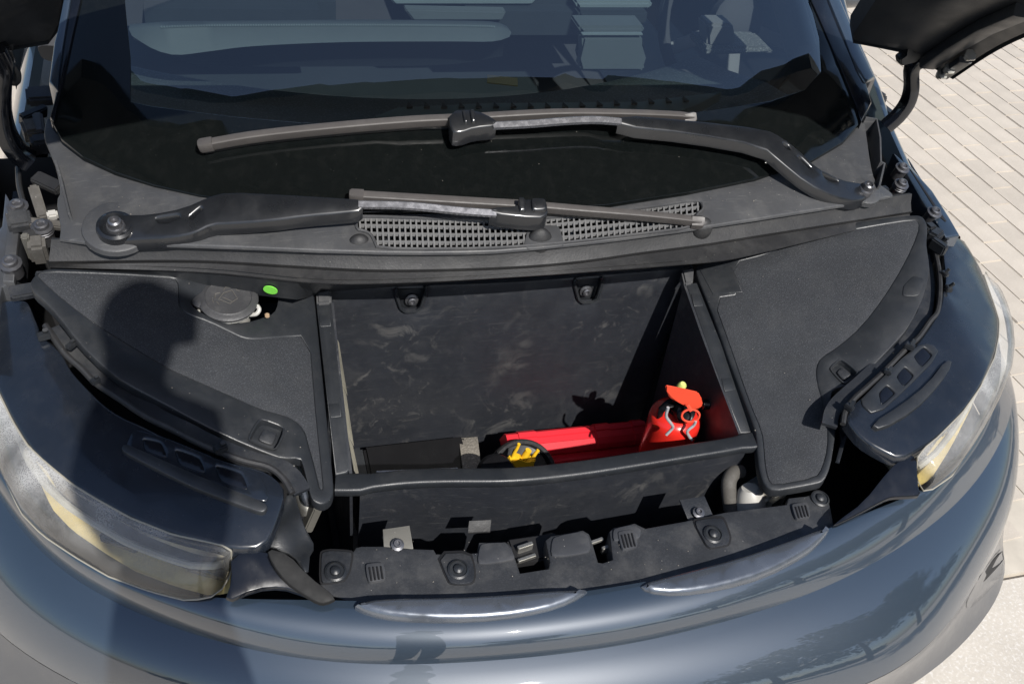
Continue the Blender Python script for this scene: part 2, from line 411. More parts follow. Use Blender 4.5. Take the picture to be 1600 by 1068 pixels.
# ---------------------------------------------------------------- nose: painted shell lofted through its feature lines
rA = [(-30,640),(2,705),(7,752),(34,809),(67,843),(118,877),(169,907),(236,931),(287,945),(324,944),(362,936),(420,930),(470,936),(520,937),(620,941),(700,941),(800,937),(880,930),(925,923),(1000,911),(1100,891),(1200,868),(1260,842),(1300,823),(1340,804),(1370,788),(1400,780),(1441,777),(1454,772),(1487,750),(1512,712),(1525,690),(1551,641),(1573,582),(1577,545)]
rB = [(-35,690),(3,772),(36,832),(70,868),(120,900),(236,951),(330,974),(420,985),(520,992),(640,1000),(760,1000),(865,986),(1000,966),(1100,946),(1200,915),(1275,880),(1330,850),(1400,815),(1445,795),(1500,753),(1535,700),(1565,640),(1582,575)]
rC = [(-30,725),(7,787),(34,853),(101,907),(236,971),(320,1001),(420,1025),(530,1041),(640,1040),(760,1034),(900,1020),(1000,1006),(1060,990),(1160,965),(1275,927),(1360,885),(1430,842),(1490,797),(1524,762),(1558,710),(1585,650),(1600,590)]
rD = [(-60,950),(0,1004),(60,1038),(108,1067),(200,1110),(350,1150),(530,1180),(760,1190),(960,1170),(1150,1130),(1300,1090),(1380,1065),(1425,1045),(1441,1032),(1488,971),(1516,930),(1553,866),(1600,775)]
rE = [(-80,1080),(0,1140),(60,1165),(200,1205),(400,1235),(760,1245),(1100,1190),(1300,1130),(1380,1098),(1440,1068),(1500,1018),(1550,955),(1575,920),(1600,885)]
zA = lambda x, y: .799+.14*max(0, abs(x)-.62)
zB = lambda x, y: .786+.14*max(0, abs(x)-.62)
zC = lambda x, y: .752+.10*max(0, abs(x)-.60)
TH = np.radians(np.linspace(-86, 86, 130))
def rail(px, f, ext):
    P = [on(p, f) for p in px]
    P = [Vector((-e[0], e[1], e[2])) for e in ext[::-1]]+P+[Vector(e) for e in ext]
    th = np.array([math.atan2(p.x, .35-p.y) for p in P]); o = np.argsort(th); th = th[o]
    A = np.array([P[i] for i in o]); R = np.stack([np.interp(TH, th, A[:, k]) for k in range(3)], 1)
    for _ in range(9):
        S = R.copy(); S[2:-2] = (R[:-4]+2*R[1:-3]+3*R[2:-2]+2*R[3:-1]+R[4:])/9; R = S
    return [Vector(r) for r in R]
A_ = rail(rA, zA, [(.865, .08, .86), (.885, .33, .90)]); B_ = rail(rB, zB, [(.875, .06, .845), (.89, .33, .88)])
C_ = rail(rC, zC, [(.885, .03, .765), (.895, .33, .77)])
D_ = rail(rD, Z(.655), [(.89, .0, .655), (.895, .33, .655)]); E_ = rail(rE, Z(.55), [(.89, .02, .53), (.895, .33, .53)])
def spline(ra, rb, rc, n):    # quadratic-ish Catmull through three rails
    o = []
    for k in range(2*n+1):
        t = k/n-1
        o.append([a*(t*(t-1)/2)+b*(1-t*t)+c*(t*(t+1)/2) for a, b, c in zip(ra, rb, rc)])
    return o
def out(p, q, d): n_ = Vector((p.x, p.y-.35, 0)).normalized(); return (p+q)/2+n_*d+Vector((0, 0, d*.8))
Mid = [out(p, q, .013) for p, q in zip(C_, D_)]
A0 = [a+Vector((0, .012, -.018)) for a in A_]
nb = bmesh.new(); loft_bm(spline(A_, B_, C_, 5), nb); loft_bm([A0, A_], nb)
nose = obj('nose_panel', nb, M_paint, car, 50)
fb = bmesh.new(); loft_bm(spline(C_, Mid, D_, 6), fb)
face = obj('bumper_face', fb, M_paint, car, 50)
F_ = [Vector((p.x*.97, p.y+.05, .22)) for p in E_]; G_ = [Vector((p.x*.9, p.y+.12, .19)) for p in E_]
lb = bmesh.new(); D1 = [p+Vector((0, 0, -.002)) for p in D_]; Mid2 = [out(p, q, -.004) for p, q in zip(D1, E_)]
loft_bm(spline(D1, Mid2, E_, 3), lb); loft_bm([E_, F_, G_], lb)
lower = obj('lower_bumper', lb, M_paint2, car, 35)
def bvh(*os):
    V, F = [], []
    for o in os:
        k = len(V); V += [v.co.copy() for v in o.data.vertices]; F += [[k+i for i in p.vertices] for p in o.data.polygons]
    return BVHTree.FromPolygons(V, F)
T_nose = bvh(nose, face, lower)
def hit(px, T, d=0):
    v = ray(*px).normalized(); h, n_, i, _ = T.ray_cast(CAM, v)
    return (h-v*d if h else None)
# side intake in the lower bumper, on the right; its recess is only painted
def pplane(px, c, n): return [(lambda d: CAM+d*((c-CAM).dot(n)/d.dot(n)))(ray(*p)) for p in px]
def hug(px, d): return [h for h in (hit(p, T_nose, d) for p in px) if h]
def patch(name, px, d, m):
    P = hug(px, d)
    if len(P) > 5:
        c = sum(P, Vector())/len(P); b = bmesh.new(); V = [b.verts.new(p) for p in P]; k = b.verts.new(c+(CAM-c).normalized()*.001)
        W = [b.verts.new(p+(p-CAM).normalized()*.012) for p in P]
        for i in range(len(V)): b.faces.new((V[i-1], V[i], k)); b.faces.new((V[i-1], V[i], W[i], W[i-1]))
        return obj(name, b, m, lower)
patch('air_intake_scoop', chai([(1508,944),(1524,912),(1545,878),(1566,854),(1580,848),(1585,860),(1576,884),(1552,915),(1530,938),(1514,952)], 2), .004, M_paint2)
patch('air_intake_shade', chai([(1528,912),(1545,882),(1563,862),(1573,858),(1569,874),(1552,893),(1536,910)], 2), .0075, M_dark)  # dark patch on the skin, painted as the shade inside the recess
# kidney trims, body paint lightened to carry the bright sky's reflection
M_kid = mat('trim_sky_sheen', (.12, .135, .16), .22, metal=.55, coat=.8, coat_r=.02, dust=.12, dscale=30)
f_kid = lambda x, y: .814+.16*(y+.45)
for pxs in ([(548,939),(600,931),(700,930),(800,925),(860,919),(916,918),(920,921),(893,938),(850,952),(780,963),(700,966),(620,962),(575,953)],
            [(999,909),(1060,893),(1150,870),(1230,843),(1270,828),(1297,820),(1298,826),(1281,845),(1262,861),(1200,894),(1130,915),(1060,926),(1012,922)]):
    psheet('grille_surround', pxs, f_kid, M_kid, car, t=.020, b=.0065, ch=1, step=.02, sharp=60)
# engine bay shell that closes everything below the panels
eb = bmesh.new()
ring0 = [Vector((x, y, z)) for x, y, z in [(-.78,-.10,.80),(-.66,-.30,.78),(-.50,-.43,.765),(-.3,-.455,.765),(0,-.47,.765),(.3,-.455,.765),(.50,-.43,.765),(.66,-.30,.78),(.78,-.10,.80),(.80,.45,.86),(-.80,.45,.86)]]
ring1 = [Vector((p.x*.93, p.y*.95, .42)) for p in ring0]
a = [eb.verts.new(p) for p in ring0]; b = [eb.verts.new(p) for p in ring1]
for i in range(11): eb.faces.new((a[i], a[(i+1) % 11], b[(i+1) % 11], b[i]))
eb.faces.new(b); obj('engine_bay', eb, M_dark, car, smooth=False)
# ---------------------------------------------------------------- headlamps
def lamp(top, bot, side, flip=False):
    Tp = resample([on(p, f_fender)+Vector((0, 0, -.003)) for p in top], 40); Bp = resample([on(p, zA)+Vector((0, .004, .004)) for p in bot], 40)
    lens = []; house = []
    for k in range(9):
        t = k/8; row = []; row2 = []
        for i, (p, q) in enumerate(zip(Tp, Bp)):
            s = i/39; endf = min(1, s/.06, (1-s)/.05); n_ = Vector((p.x, p.y-.3, .25)).normalized(); bl = .016*math.sin(math.pi*t)*endf
            row.append(p.lerp(q, t)+n_*bl); row2.append(p.lerp(q, t)+n_*(bl*.3)-Vector((p.x*.05, -.028*math.sin(math.pi*t)-.006, .006+.020*math.sin(math.pi*t))))
        lens.append(row); house.append(row2)
    root = obj('headlight', loft_bm(house[:5]), M_lampbox, car, 60)
    obj('bezel', loft_bm([[p+Vector((0, .001, .001)) for p in house[4]]]+house[5:7]), M_bezel, root, 60)
    obj('amber_strip', loft_bm(house[6:]), M_amber, root, 60)
    for u in (.35, .7, .9):
        i = int(39*u); obj('bezel_step', box_bm(house[5][i].lerp(lens[5][i], .3), (.05, .012, .012), Matrix.Rotation(math.atan2(house[5][i].x, 1.0)*1.1, 3, 'Z'), .2), M_bowl, root)
    obj('lens', loft_bm(lens), M_lens, root, 60)
    rim = [r[0]+Vector((0, 0, .0015)) for r in (lens[0],)] if False else [p+Vector((0, 0, .001)) for p in lens[0]]+[r[-1] for r in lens]+[p for p in lens[-1][::-1]]
    obj('lens_edge', tube_bm(rim, .0012, 6), M_lensedge, root)
    # inside: light guide bar and dark reflector bowls
    bar = [h.lerp(l, .45) for h, l in zip(house[4], lens[4])][3:-2]
    obj('light_guide', tube_bm(bar, .0045, 8), M_white, root)
    for s_ in ():
        i = int(39*s_); c = house[4][i].lerp(lens[4][i], .25); ax = Vector((c.x*.4, -1, .25))
        obj('reflector', lathe_bm([(.030, .012), (.027, .010), (.018, -.004), (.006, -.012), (0, -.012)], c, ax, 20), M_bowl, root)
    return root
M_lampbox = mat('lamp_interior', (.58, .53, .43), .45, metal=.35, dust=.5, dscale=16, dust_col=(.07, .06, .045), var=.3)
M_bezel = mat('lamp_bezel', (.085, .07, .05), .35, dust=.5, dscale=30, dust_col=(.30, .25, .16), var=.4)
M_amber = mat('amber_strip', (.62, .50, .22), .4, dust=.6, dscale=20, dust_col=(.16, .12, .06), var=.3)
M_lensedge = mat('lens_edge', (.30, .28, .23), .3, var=.1)
M_bowl = mat('reflector_bowl', (.30, .27, .20), .25, metal=.8)
lamp([(-40,520),(-22,570),(0,617),(19,656),(41,692),(75,724),(112,754),(150,777),(202,806),(270,833),(337,847),(352,851),(361,858)],
     [(-45,560),(-25,640),(-4,700),(7,752),(34,809),(67,843),(118,877),(169,907),(236,931),(287,944),(324,943),(344,932),(356,915),(363,893)], -1)
lamp([(1538,428),(1555,477),(1562,500),(1561,525),(1555,556),(1532,604),(1505,642),(1465,682),(1445,698),(1435,712)],
     [(1541,430),(1565,479),(1573,510),(1577,545),(1574,581),(1551,641),(1525,690),(1512,712),(1487,750),(1456,771),(1444,773),(1436,763),(1432,746)], 1)
# ---------------------------------------------------------------- lamp housings (fender tops)
hsL = [(-30,505),(0,468),(22,467),(40,468),(46,474),(55,497),(60,509),(60,523),(78,532),(99,553),(108,574),(126,595),(159,628),(189,649),(225,664),(270,688),(315,709),(375,724),(405,730),(432,745),(447,767),(432,815),(414,855),(361,857),(337,848),(270,833),(202,806),(150,777),(112,754),(75,724),(41,692),(19,656),(0,617),(-22,570)]
hsR = [(1478,372),(1503,369),(1520,395),(1538,428),(1555,477),(1562,500),(1561,525),(1555,556),(1532,604),(1505,642),(1465,682),(1440,700),(1408,717),(1375,702),(1346,684),(1328,662),(1322,652),(1331,633),(1357,610),(1384,578),(1411,558),(1436,532),(1458,500),(1469,479),(1474,456),(1479,434),(1476,414),(1474,390)]
pocR = [[(1427,556),(1444,540),(1458,554),(1440,574)], [(1400,588),(1414,571),(1429,586),(1412,604)], [(1373,613),(1386,600),(1400,613),(1377,633)]]
pocL = [[(222,684),(252,690),(262,716),(226,704)], [(272,700),(312,714),(322,740),(280,726)], [(335,725),(378,738),(388,766),(345,752)]]
f_plate = lambda x, y: f_fender(x, y)+.0028
for hs, pocs, plate, ridge in ((hsL, pocL, [(208,668),(262,684),(330,712),(410,742),(425,790),(190,712)], [(188,703),(194,690),(300,738),(420,786),(412,802),(300,760)]),
                        (hsR, pocR, [(1357,611),(1427,541),(1456,534),(1470,552),(1418,605),(1368,650),(1342,627)], [(1361,661),(1376,671),(1430,640),(1470,598),(1490,566),(1479,560),(1450,598),(1410,630)])):
    h = psheet('lamp_housing', hs, f_fender, M_fender, car, t=.02, b=.004, step=.03, sharp=60)
    pl = psheet('ribbed_plate', plate, f_plate, M_fender if plate[0][0] < 800 else M_plas2, h, t=.005, b=.0014, holes=pocs, step=.02)
    for q in pocs: psheet('pocket', q, lambda x, y: f_fender(x, y)+.0006, M_gloss, h, t=.001, b=.0005, step=.02)
    psheet('ridge', ridge, lambda x, y: f_fender(x, y)+.007, M_plas2, h, t=.007, b=.0014, step=.02)
# weathered gap seals and clips between cover and housing
for pts in ([(70,505),(100,548),(126,572),(150,596),(186,620),(225,646),(270,668),(315,691),(375,715),(420,727),(443,745),(457,768)],
            [(1462,390),(1468,420),(1470,450),(1466,484),(1454,500),(1436,525),(1418,541),(1397,563),(1379,581),(1357,601),(1334,622),(1322,640),(1318,660)]):
    P = cat([on(p, f_fender)+Vector((0, 0, .003)) for p in pts], 6)
    obj('gap_seal', tube_bm([p+Vector((0, 0, -.006)) for p in P], .0042, 8), M_rub, car)
    P2 = [p+Vector((0, 0, -.018))+Vector((-.012 if p.x > 0 else .012, .010, 0)) for p in P]
    obj('seal_carrier', sweep_bm(P2, lambda s: [(-.011, -.004), (.011, -.004), (.011, .002), (-.011, .002)]), M_plas, car)
def clip(px, f, s=.012, m=None, par=None, rz=0, h=0):
    c = on(px, f)+Vector((0, 0, h)); R = Matrix.Rotation(rz, 3, 'Z')
    bm = box_bm(c, (s, s*.7, s*.6), R); box_bm(c+Vector((s*.2, 0, s*.5)), (s*.4, s*.3, s*.7), R @ Matrix.Rotation(.5, 3, 'X'), bm=bm)
    return obj('clip', bm, m or M_plas2, par or car)
for p, r_ in [((150,600),.6),((70,530),.3),((345,705),.4),((112,545),.9),((1419,545),2.3),((1474,432),1.8),((1480,455),1.2),((1385,585),2.3),((1470,385),.4),((1325,640),2.)]: clip(p, f_fender, random.uniform(.010, .016), rz=r_, h=.006)
# ---------------------------------------------------------------- black end trims beside the lamps, rubber flap, torn shield
f_trim = lambda x, y: .806+.55*(y+.46)
psheet('end_trim', [(360,866),(415,856),(440,885),(478,912),(500,937),(470,926),(440,916),(400,919),(350,941),(362,905)], f_trim, M_gloss, car, t=.006, b=.0014, step=.02)
psheet('end_trim', [(1408,716),(1433,709),(1434,756),(1440,774),(1420,775),(1394,776),(1381,781),(1337,805),(1300,823),(1311,811),(1349,784),(1390,732)], f_trim, M_gloss, car, t=.006, b=.0014, step=.02)
M_flap = mat('flap_rubber', (.009, .009, .009), .6, spec=.25, dust=.1, dscale=30)
psheet('rubber_flap', [(416,855),(451,864),(481,898),(528,933),(509,942),(496,941),(470,925),(446,908),(425,880)], lambda x, y: f_trim(x, y)+.010, M_flap, car, t=.005, b=.0012, step=.015)
rr = random.Random(3)
def f_crum(x, y): return .80+.25*(y+.40)+.005*math.sin(70*x+40*y)+.004*math.sin(90*y-70*x)
psheet('torn_shield', [(449,769),(461,773),(468,797),(476,822),(490,848),(490,857),(484,867),(482,891),(476,894),(462,872),(451,864),(416,854),(440,797)], f_crum, M_plas2, car, t=.003, b=.001, ch=0, step=.006)
psheet('torn_shield', [(1318,652),(1324,648),(1330,660),(1326,676),(1318,700),(1312,722),(1306,720),(1314,690),(1312,668)], f_crum, M_plas, car, t=.003, b=.001, ch=0, step=.01)
# ---------------------------------------------------------------- side covers with foam insets
recL = [(406,653),(447,668),(431,705),(386,688)]; recR = [(1314,560),(1342,583),(1319,601),(1295,576)]
cvL = [(52,432),(62,422),(90,418),(200,425),(330,431),(332,446),(322,452),(302,462),(296,474),(318,490),(350,503),(385,503),(412,495),(428,488),(434,474),(437,440),(443,437),(484,443),(490,452),(497,520),(505,600),(514,690),(521,755),(521,770),(515,782),(503,788),(490,783),(484,772),(478,745),(472,722),(468,715),(441,716),(420,709),(390,697),(360,684),(318,664),(252,628),(195,598),(159,571),(120,532),(90,492),(67,468),(52,456),(46,442)]
inL = [(60,424),(57,431),(105,473),(150,506),(168,518),(252,569),(282,583),(360,617),(404,637),(437,646),(453,651),(468,662),(477,675),(481,692),(489,719),(495,744),(499,761),(502,764),(505,761),(502,732),(498,695),(495,665),(492,635),(483,523),(430,527),(400,530),(380,528),(363,520),(326,502),(297,492),(282,482),(279,471),(278,435),(260,433),(180,428)]
cvR = [(1092,413),(1087,418),(1089,430),(1100,457),(1120,507),(1138,560),(1153,599),(1178,665),(1182,680),(1183,707),(1187,738),(1196,759),(1209,767),(1240,762),(1277,755),(1288,751),(1298,728),(1304,691),(1307,665),(1303,646),(1298,622),(1302,608),(1319,604),(1337,599),(1352,586),(1366,570),(1397,538),(1418,514),(1433,487),(1446,456),(1452,428),(1453,414),(1449,389),(1448,378),(1450,358),(1448,347),(1442,338),(1431,335),(1380,340),(1300,353),(1250,364),(1200,380),(1150,399),(1115,408)]
inR = [(1141,411),(1202,396),(1235,378),(1279,369),(1364,353),(1428,343),(1436,347),(1435,364),(1414,411),(1381,465),(1347,509),(1313,539),(1283,558),(1275,573),(1276,596),(1286,630),(1293,661),(1293,700),(1285,730),(1275,745),(1209,757),(1201,749),(1196,728),(1194,700),(1191,673),(1171,627),(1141,539),(1114,465),(1161,459)]
for cv, ins, rec, side in ((cvL, inL, recL, -1), (cvR, inR, recR, 1)):
    cover = psheet('side_cover', cv, f_cover, M_plas2, car, t=.014, b=.0022, holes=[rec, ins], step=.03)
    psheet('foam_inset', ins, lambda x, y: f_cover(x, y)-.0012, M_foam, cover, t=.004, b=.0012, step=.025)
    psheet('pull_recess', rec, lambda x, y: f_cover(x, y)-.010, M_plas2, cover, t=.002, b=.0005, step=.01)
    c = sum((Vector(p) for p in rec), Vector((0, 0)))/4
    q = [tuple(c+(Vector(p)-c)*.5+Vector((1, 3))) for p in rec]
    psheet('pull_tab', q, lambda x, y: f_cover(x, y)-.006, M_plas, cover, t=.003, b=.001, step=.01)
    R4 = [on(p, f_cover)+Vector((0, 0, .0008)) for p in rnd(rec)]
    obj('recess_rim', tube_bm(R4+[R4[0]], .0014, 6), M_plas2, cover)
psheet('lid_mark', [(1092,418),(1143,416),(1160,456),(1114,459)], lambda x, y: f_cover(x, y)+.0012, M_plas2, cover, t=.001, b=.0006, ch=0)
psheet('lid_mark', [(1412,446),(1428,430),(1446,436),(1436,462),(1410,462)], lambda x, y: f_cover(x, y)+.0015, M_plas2, cover, t=.001, b=.0008)
# ---------------------------------------------------------------- luggage tub
tub = bpy.data.objects.new('luggage_tub', None); C.objects.link(tub); tub.parent = car; tub.matrix_parent_inverse = Matrix.Translation((0, -.6, 0))
ZB = .45
topw = [(lambda X: (X.x, X.z))(aty(p, .02)) for p in [(497,458),(530,447),(640,446),(800,440),(930,430),(1070,419),(1082,421)]]
pk = [[(616,451),(669,446),(658,481),(650,486),(634,487),(626,482)], [(896,436),(944,432),(933,468),(926,472),(911,473),(904,468)]]
hq = [[(lambda X: (X.x, X.z))(aty(p, .02)) for p in rnd(k)] for k in pk]
topw = cat([(a_, b_, 0) for a_, b_ in topw], 4); topw = [(p[0], p[1]) for p in topw]
obj('back_wall', sheet_bm(topw+[(.292, ZB), (-.292, ZB)], wallmap(.02), .008, .005, hq, .05), M_tub, tub)
for k, b_ in zip(pk, [(643,468), (915,454)]):
    pwall('bolt_pocket', k, .032, M_plas2, tub, t=.002, b=.0005)
    cc = aty(b_, .028); fl = obj('bolt', lathe_bm([(.0105, 0), (.0105, .002), (.0065, .003), (.0065, .007), (.004, .008), (.0035, .005), (0, .005)], cc, (0, -1, .12), 12), M_bolt, tub)
    R4 = [aty(p, .0165) for p in rnd(k)][2:]
    obj('pocket_lip', tube_bm(R4, .0028, 6), M_plas2, tub)
# top flange of the back wall running to the seal
fl_ = [Vector((u, .021, v-.001)) for u, v in topw]; obj('top_flange', loft_bm([fl_, [p+Vector((0, .018, .002)) for p in fl_], [p+Vector((0, .05, -.01)) for p in fl_]], thick=.003), M_tub, tub)
Li = [on(p, f_rim) for p in [(518,472),(527,560),(538,660),(547,738)]]; Ri = [on(p, f_rim) for p in [(1071,443),(1098,520),(1128,600),(1157,676)]]
for E_ge, s in ((Li, -1), (Ri, 1)):
    dn = [Vector((s*.290, p.y+(0 if k < 3 else .008), ZB)) for k, p in enumerate(E_ge)]
    obj('side_wall', loft_bm([[Vector((p.x+s*.001, p.y, p.z-.001)) for p in E_ge], [p.lerp(q, .5) for p, q in zip(E_ge, dn)], dn], thick=.004), M_tub, tub)
obj('tub_floor', box_bm((0, -.125, ZB-.004), (.60, .31, .008), bv=0), M_tub, tub)
rimL = psheet('side_rim', [(494,474),(518,473),(547,732),(541,738),(524,741)], f_rim, M_plas2, tub, t=.012, b=.002, ch=0)
rimR = psheet('side_rim', [(1072,443),(1089,441),(1137,560),(1178,672),(1174,676),(1157,676),(1120,581)], f_rim, M_plas2, tub, t=.012, b=.002, ch=0)
for q, r_ in (([(499,492),(515,491),(517,509),(501,510)], rimL), ([(514,630),(530,629),(533,650),(517,652)], rimL), ([(1080,459),(1091,458),(1099,477),(1085,478)], rimR), ([(1127,591),(1142,589),(1149,608),(1133,611)], rimR)):
    psheet('catch_plate', q, lambda x, y: f_rim(x, y)+.0012, M_plas2, r_, t=.0012, b=.0006, ch=0)
for q in ([(494,455),(518,451),(518,472),(495,474)], [(1065,421),(1085,416),(1083,441),(1070,443)]):
    P = [on(p, lambda x, y: f_rim(x, y)+.004) for p in q]; obj('corner_cap', prism_bm(P, (0, 0, -.02), .003), M_cowl, tub)
# dust streak where the left wall meets the back wall is real dried mud
mb = bmesh.new(); P = [on(p, lambda x, y: f_rim(x, y)-.004) for p in [(521,520),(532,600),(542,680),(552,735)]]
for p, q in zip(P, P[1:]):
    w0, w1 = Vector((.008, 0, -.02)), Vector((.010, 0, -.024)); mb.faces.new([mb.verts.new(v) for v in (p+Vector((.0012, 0, 0)), q+Vector((.0012, 0, 0)), q+w1, p+w0)])
obj('dried_mud', mb, mat('dried_mud', (.26, .24, .18), .9, dust=.7, dscale=60, bump=.5, bscale=200, var=.4), tub)
# front wall, lip, outer face
lipT = [(524,757),(560,757),(590,753),(640,748),(700,746),(800,745),(900,735),(1000,720),(1080,707),(1130,699),(1160,693),(1181,690)]
def f_lip(x, y): return .790
LP = resample(cat([on(p, f_lip) for p in lipT], 5), 40)
def lprof(s): w_ = .030 if .06 < s < .96 else .036; return rrect(w_*.86, .015, .3, 3)
obj('front_lip', sweep_bm(LP, lprof), M_cowl2 if 'M_cowl2' in globals() else M_plas2, tub)
fw = [p+Vector((0, .004, -.006)) for p in LP][3:-2]
obj('front_wall', loft_bm([fw, [Vector((p.x, p.y+.006, .62)) for p in fw], [Vector((p.x, p.y+.012, ZB)) for p in fw]], thick=.004), M_tub, tub)
fo = [p+Vector((0, -.006, -.006)) for p in LP][2:-1]
obj('front_face', loft_bm([fo, [p+Vector((0, .002, -.07)) for p in fo], [p+Vector((0, .008, -.20)) for p in fo]], thick=.003), M_tub, tub)
M_pad = mat('slam_pad', (.045, .047, .052), .42, dust=.3, dscale=18)
# ---------------------------------------------------------------- slam panel
slam_px = [(500,913),(499,876),(502,866),(511,860),(552,860),(556,854),(565,852),(599,852),(646,856),(678,857),(682,864),(735,863),(746,862),(748,846),(790,845),(800,853),(805,870),(813,894),(857,887),(859,877),(852,843),(861,836),(911,827),(921,833),(925,843),(935,877),(942,878),(957,873),(952,829),(959,823),(992,816),(1002,821),(1009,824),(1070,813),(1133,799),(1229,787),(1232,777),(1259,774),(1276,769),(1293,775),(1299,795),(1303,818),(1264,838),(1164,870),(1062,899),(1000,915),(915,927),(860,931),(760,939),(640,941),(560,941),(545,939),(520,930)]
slam = psheet('slam_panel', slam_px, f_slam, mat('slam_plastic', (.030, .032, .036), .42, dust=.3, dscale=18, grain=.1, gscale=500, bump=.1), car, t=.03, b=.003, ch=0, step=.03)
f_tab = lambda x, y: f_slam(x, y)+.004
def screw(c, r=.013, par=None, ax=(0, -.15, 1)):
    s = obj('push_rivet', lathe_bm([(r, 0), (r, .002), (r*.82, .0035), (r*.78, .0015), (r*.5, .0015), (r*.45, .005), (r*.25, .007), (0, .0075)], c, ax, 20), M_plas2, par)
    return s
for q, b_ in (([(502,862),(517,859),(551,861),(546,890),(538,905),(501,911)], (524,893)), ([(684,864),(734,862),(741,885),(741,905),(733,911),(706,911),(700,905)], (716,890)), ([(1083,812),(1130,807),(1141,838),(1138,850),(1110,855),(1103,849)], (1114,835))):
    c = sum((Vector(p) for p in q), Vector((0, 0)))/len(q)
    psheet('tab_slot', [tuple(c+(Vector(p)-c)*1.12) for p in q], lambda x, y: f_slam(x, y)+.0012, M_dark, slam, t=.001, b=.0004)
    tb = psheet('fixing_tab', q, f_tab, M_plas, slam, t=.003, b=.0015, step=.02)
    screw(on(b_, f_tab), .0135, tb)
screw(on((1281,779), lambda x, y: f_slam(x, y)+.001), .0135, slam)
for q in ([(570,879),(600,877),(604,904),(575,909)], [(964,829),(991,825),(998,853),(972,858)], [(1236,786),(1262,783),(1268,806),(1244,811)]):
    pad = psheet('ribbed_clip', q, lambda x, y: f_slam(x, y)+.005, M_pad, slam, t=.006, b=.0014)
    for k in range(4):
        t = .2+.2*k; a_ = Vector(q[0]).lerp(Vector(q[1]), t); b_ = Vector(q[3]).lerp(Vector(q[2]), t)
        obj('rib', tube_bm([on(a_.lerp(b_, u), lambda x, y: f_slam(x, y)+.0055) for u in (.25, .6, .95)], .0013, 6), M_dark, pad)
for q in ([(750,848),(790,846),(800,858),(806,873),(745,882)], [(863,838),(908,829),(920,836),(924,862),(860,870)], [(958,825),(990,818),(1002,826),(1000,840),(958,845)]):
    psheet('raised_pad', q, lambda x, y: f_slam(x, y)+.003, M_pad, slam, t=.004, b=.0012)
# lock mechanism seen through the notches
lk = box_bm(on((835,865), Z(.745)), (.07, .04, .03), bv=.1); obj('bonnet_lock', lk, M_dark, car)
for p, s in (((820,855), (.022, .006, .012)), ((823,872), (.026, .005, .006)), ((945,858), (.01, .005, .012)), ((932,845), (.02, .005, .005))):
    obj('latch_spring', box_bm(on(p, Z(.765)), s, Matrix.Rotation(.2, 3, 'Z')), M_alu, car)
# brackets that hold the tub
for q, b_, m_ in (([(598,826),(640,820),(646,857),(600,858)], (621,851), M_cast), ([(1062,780),(1101,774),(1114,804),(1076,813)], (1091,801), M_plas)):
    br = psheet('tub_bracket', q, lambda x, y: .782+.3*(y+.37), m_, car, t=.003, b=.001, ch=0)
    c = on(b_, lambda x, y: .786+.3*(y+.37)); obj('bolt', lathe_bm([(.0085, 0), (.0085, .002), (.005, .003), (.005, .007), (.003, .007), (.0025, .004), (0, .004)], c, (0, -.3, 1), 12), M_bolt, br)
psheet('rating_patch', [(733,813),(768,811),(766,830),(731,832)], lambda x, y: .775+1.2*(y+.33), M_rub, car, t=.002, b=.0006, ch=0)
# ---------------------------------------------------------------- strut, hoses and tanks in the gaps
def strut(a, b, r):
    P = [a.lerp(b, k/8) for k in range(9)]
    s = obj('gas_strut', tube_bm(P, r, 14), M_alu, car); d = (a-b).normalized()
    for k in range(5): obj('bellows', lathe_bm([(r*.9, -.002), (r*1.25, 0), (r*.9, .002)], a+d*(.002+.0048*k), d, 16), M_plas2, s)
    return s
strut(on((454,714), Z(.785)), on((484,800), Z(.72)), .0125)
c0 = on((1303,612), Z(.80)); bm = bmesh.new()
for k in range(5): lathe_bm([(.010, -.002), (.0155, 0), (.010, .002)], c0+Vector((.0025, .004, .002))*k, (.4, .6, .5), 16, bm)
obj('strut_bellows', bm, M_plas2, car)
obj('coolant_hose', tube_bm(cat([atz(p, z) for p, z in [((1156,736),.735),((1146,739),.74),((1139,752),.735),((1139,772),.72),((1142,795),.70)]], 6), .0115, 12), M_hose, car)
obj('washer_tank_neck', lathe_bm([(.024, -.04), (.022, 0), (.017, .014), (.012, .020)], on((1172,778), Z(.722)), (-.2, .3, 1), 20), M_white, car)
obj('reservoir', box_bm(on((1195,770), Z(.715)), (.05, .05, .04), Matrix.Rotation(.4, 3, 'Z'), .2), M_alu, car)
obj('side_bracket', box_bm(on((488,805), Z(.73)), (.012, .02, .05), Matrix.Rotation(.3, 3, 'Y')), M_cast, car)
# ---------------------------------------------------------------- washer cap, bulkhead, sticker
M_cap = mat('cap_plastic', (.040, .040, .042), .5, dust=.35, dscale=25, bump=.2, bscale=400)
cc = on((357,467), Z(.922)); AX = Vector((.04, -.16, 1)).normalized(); Q = AX.to_track_quat('Z', 'Y')
neck = obj('washer_filler', lathe_bm([(.028, -.06), (.030, -.014), (.036, -.010), (.036, -.004)], cc, AX, 24), M_white, car)
cap = obj('cap', lathe_bm([(.034, -.006), (.039, -.004), (.040, 0), (.036, .003), (.033, .003), (.031, .0045), (.030, .0035), (.0, .0035)], cc, AX, 32), M_cap, neck)
tb = bmesh.new(); e = Vector((-.034, .010, 0)); lathe_bm([(.013, -.005), (.014, -.001), (.010, .002), (0, .002)], cc+Q @ e, AX, 16, tb); obj('cap_tab', tb, M_cap, cap)
ic = bmesh.new()
def icl(pts, r=.0008): tube_bm([cc+Q @ Vector((x, y, .0042)) for x, y in pts], r, 5, ic)
a0 = math.radians(25)
def ri(pts): return [(x*math.cos(a0)-y*math.sin(a0), x*math.sin(a0)+y*math.cos(a0)) for x, y in pts]
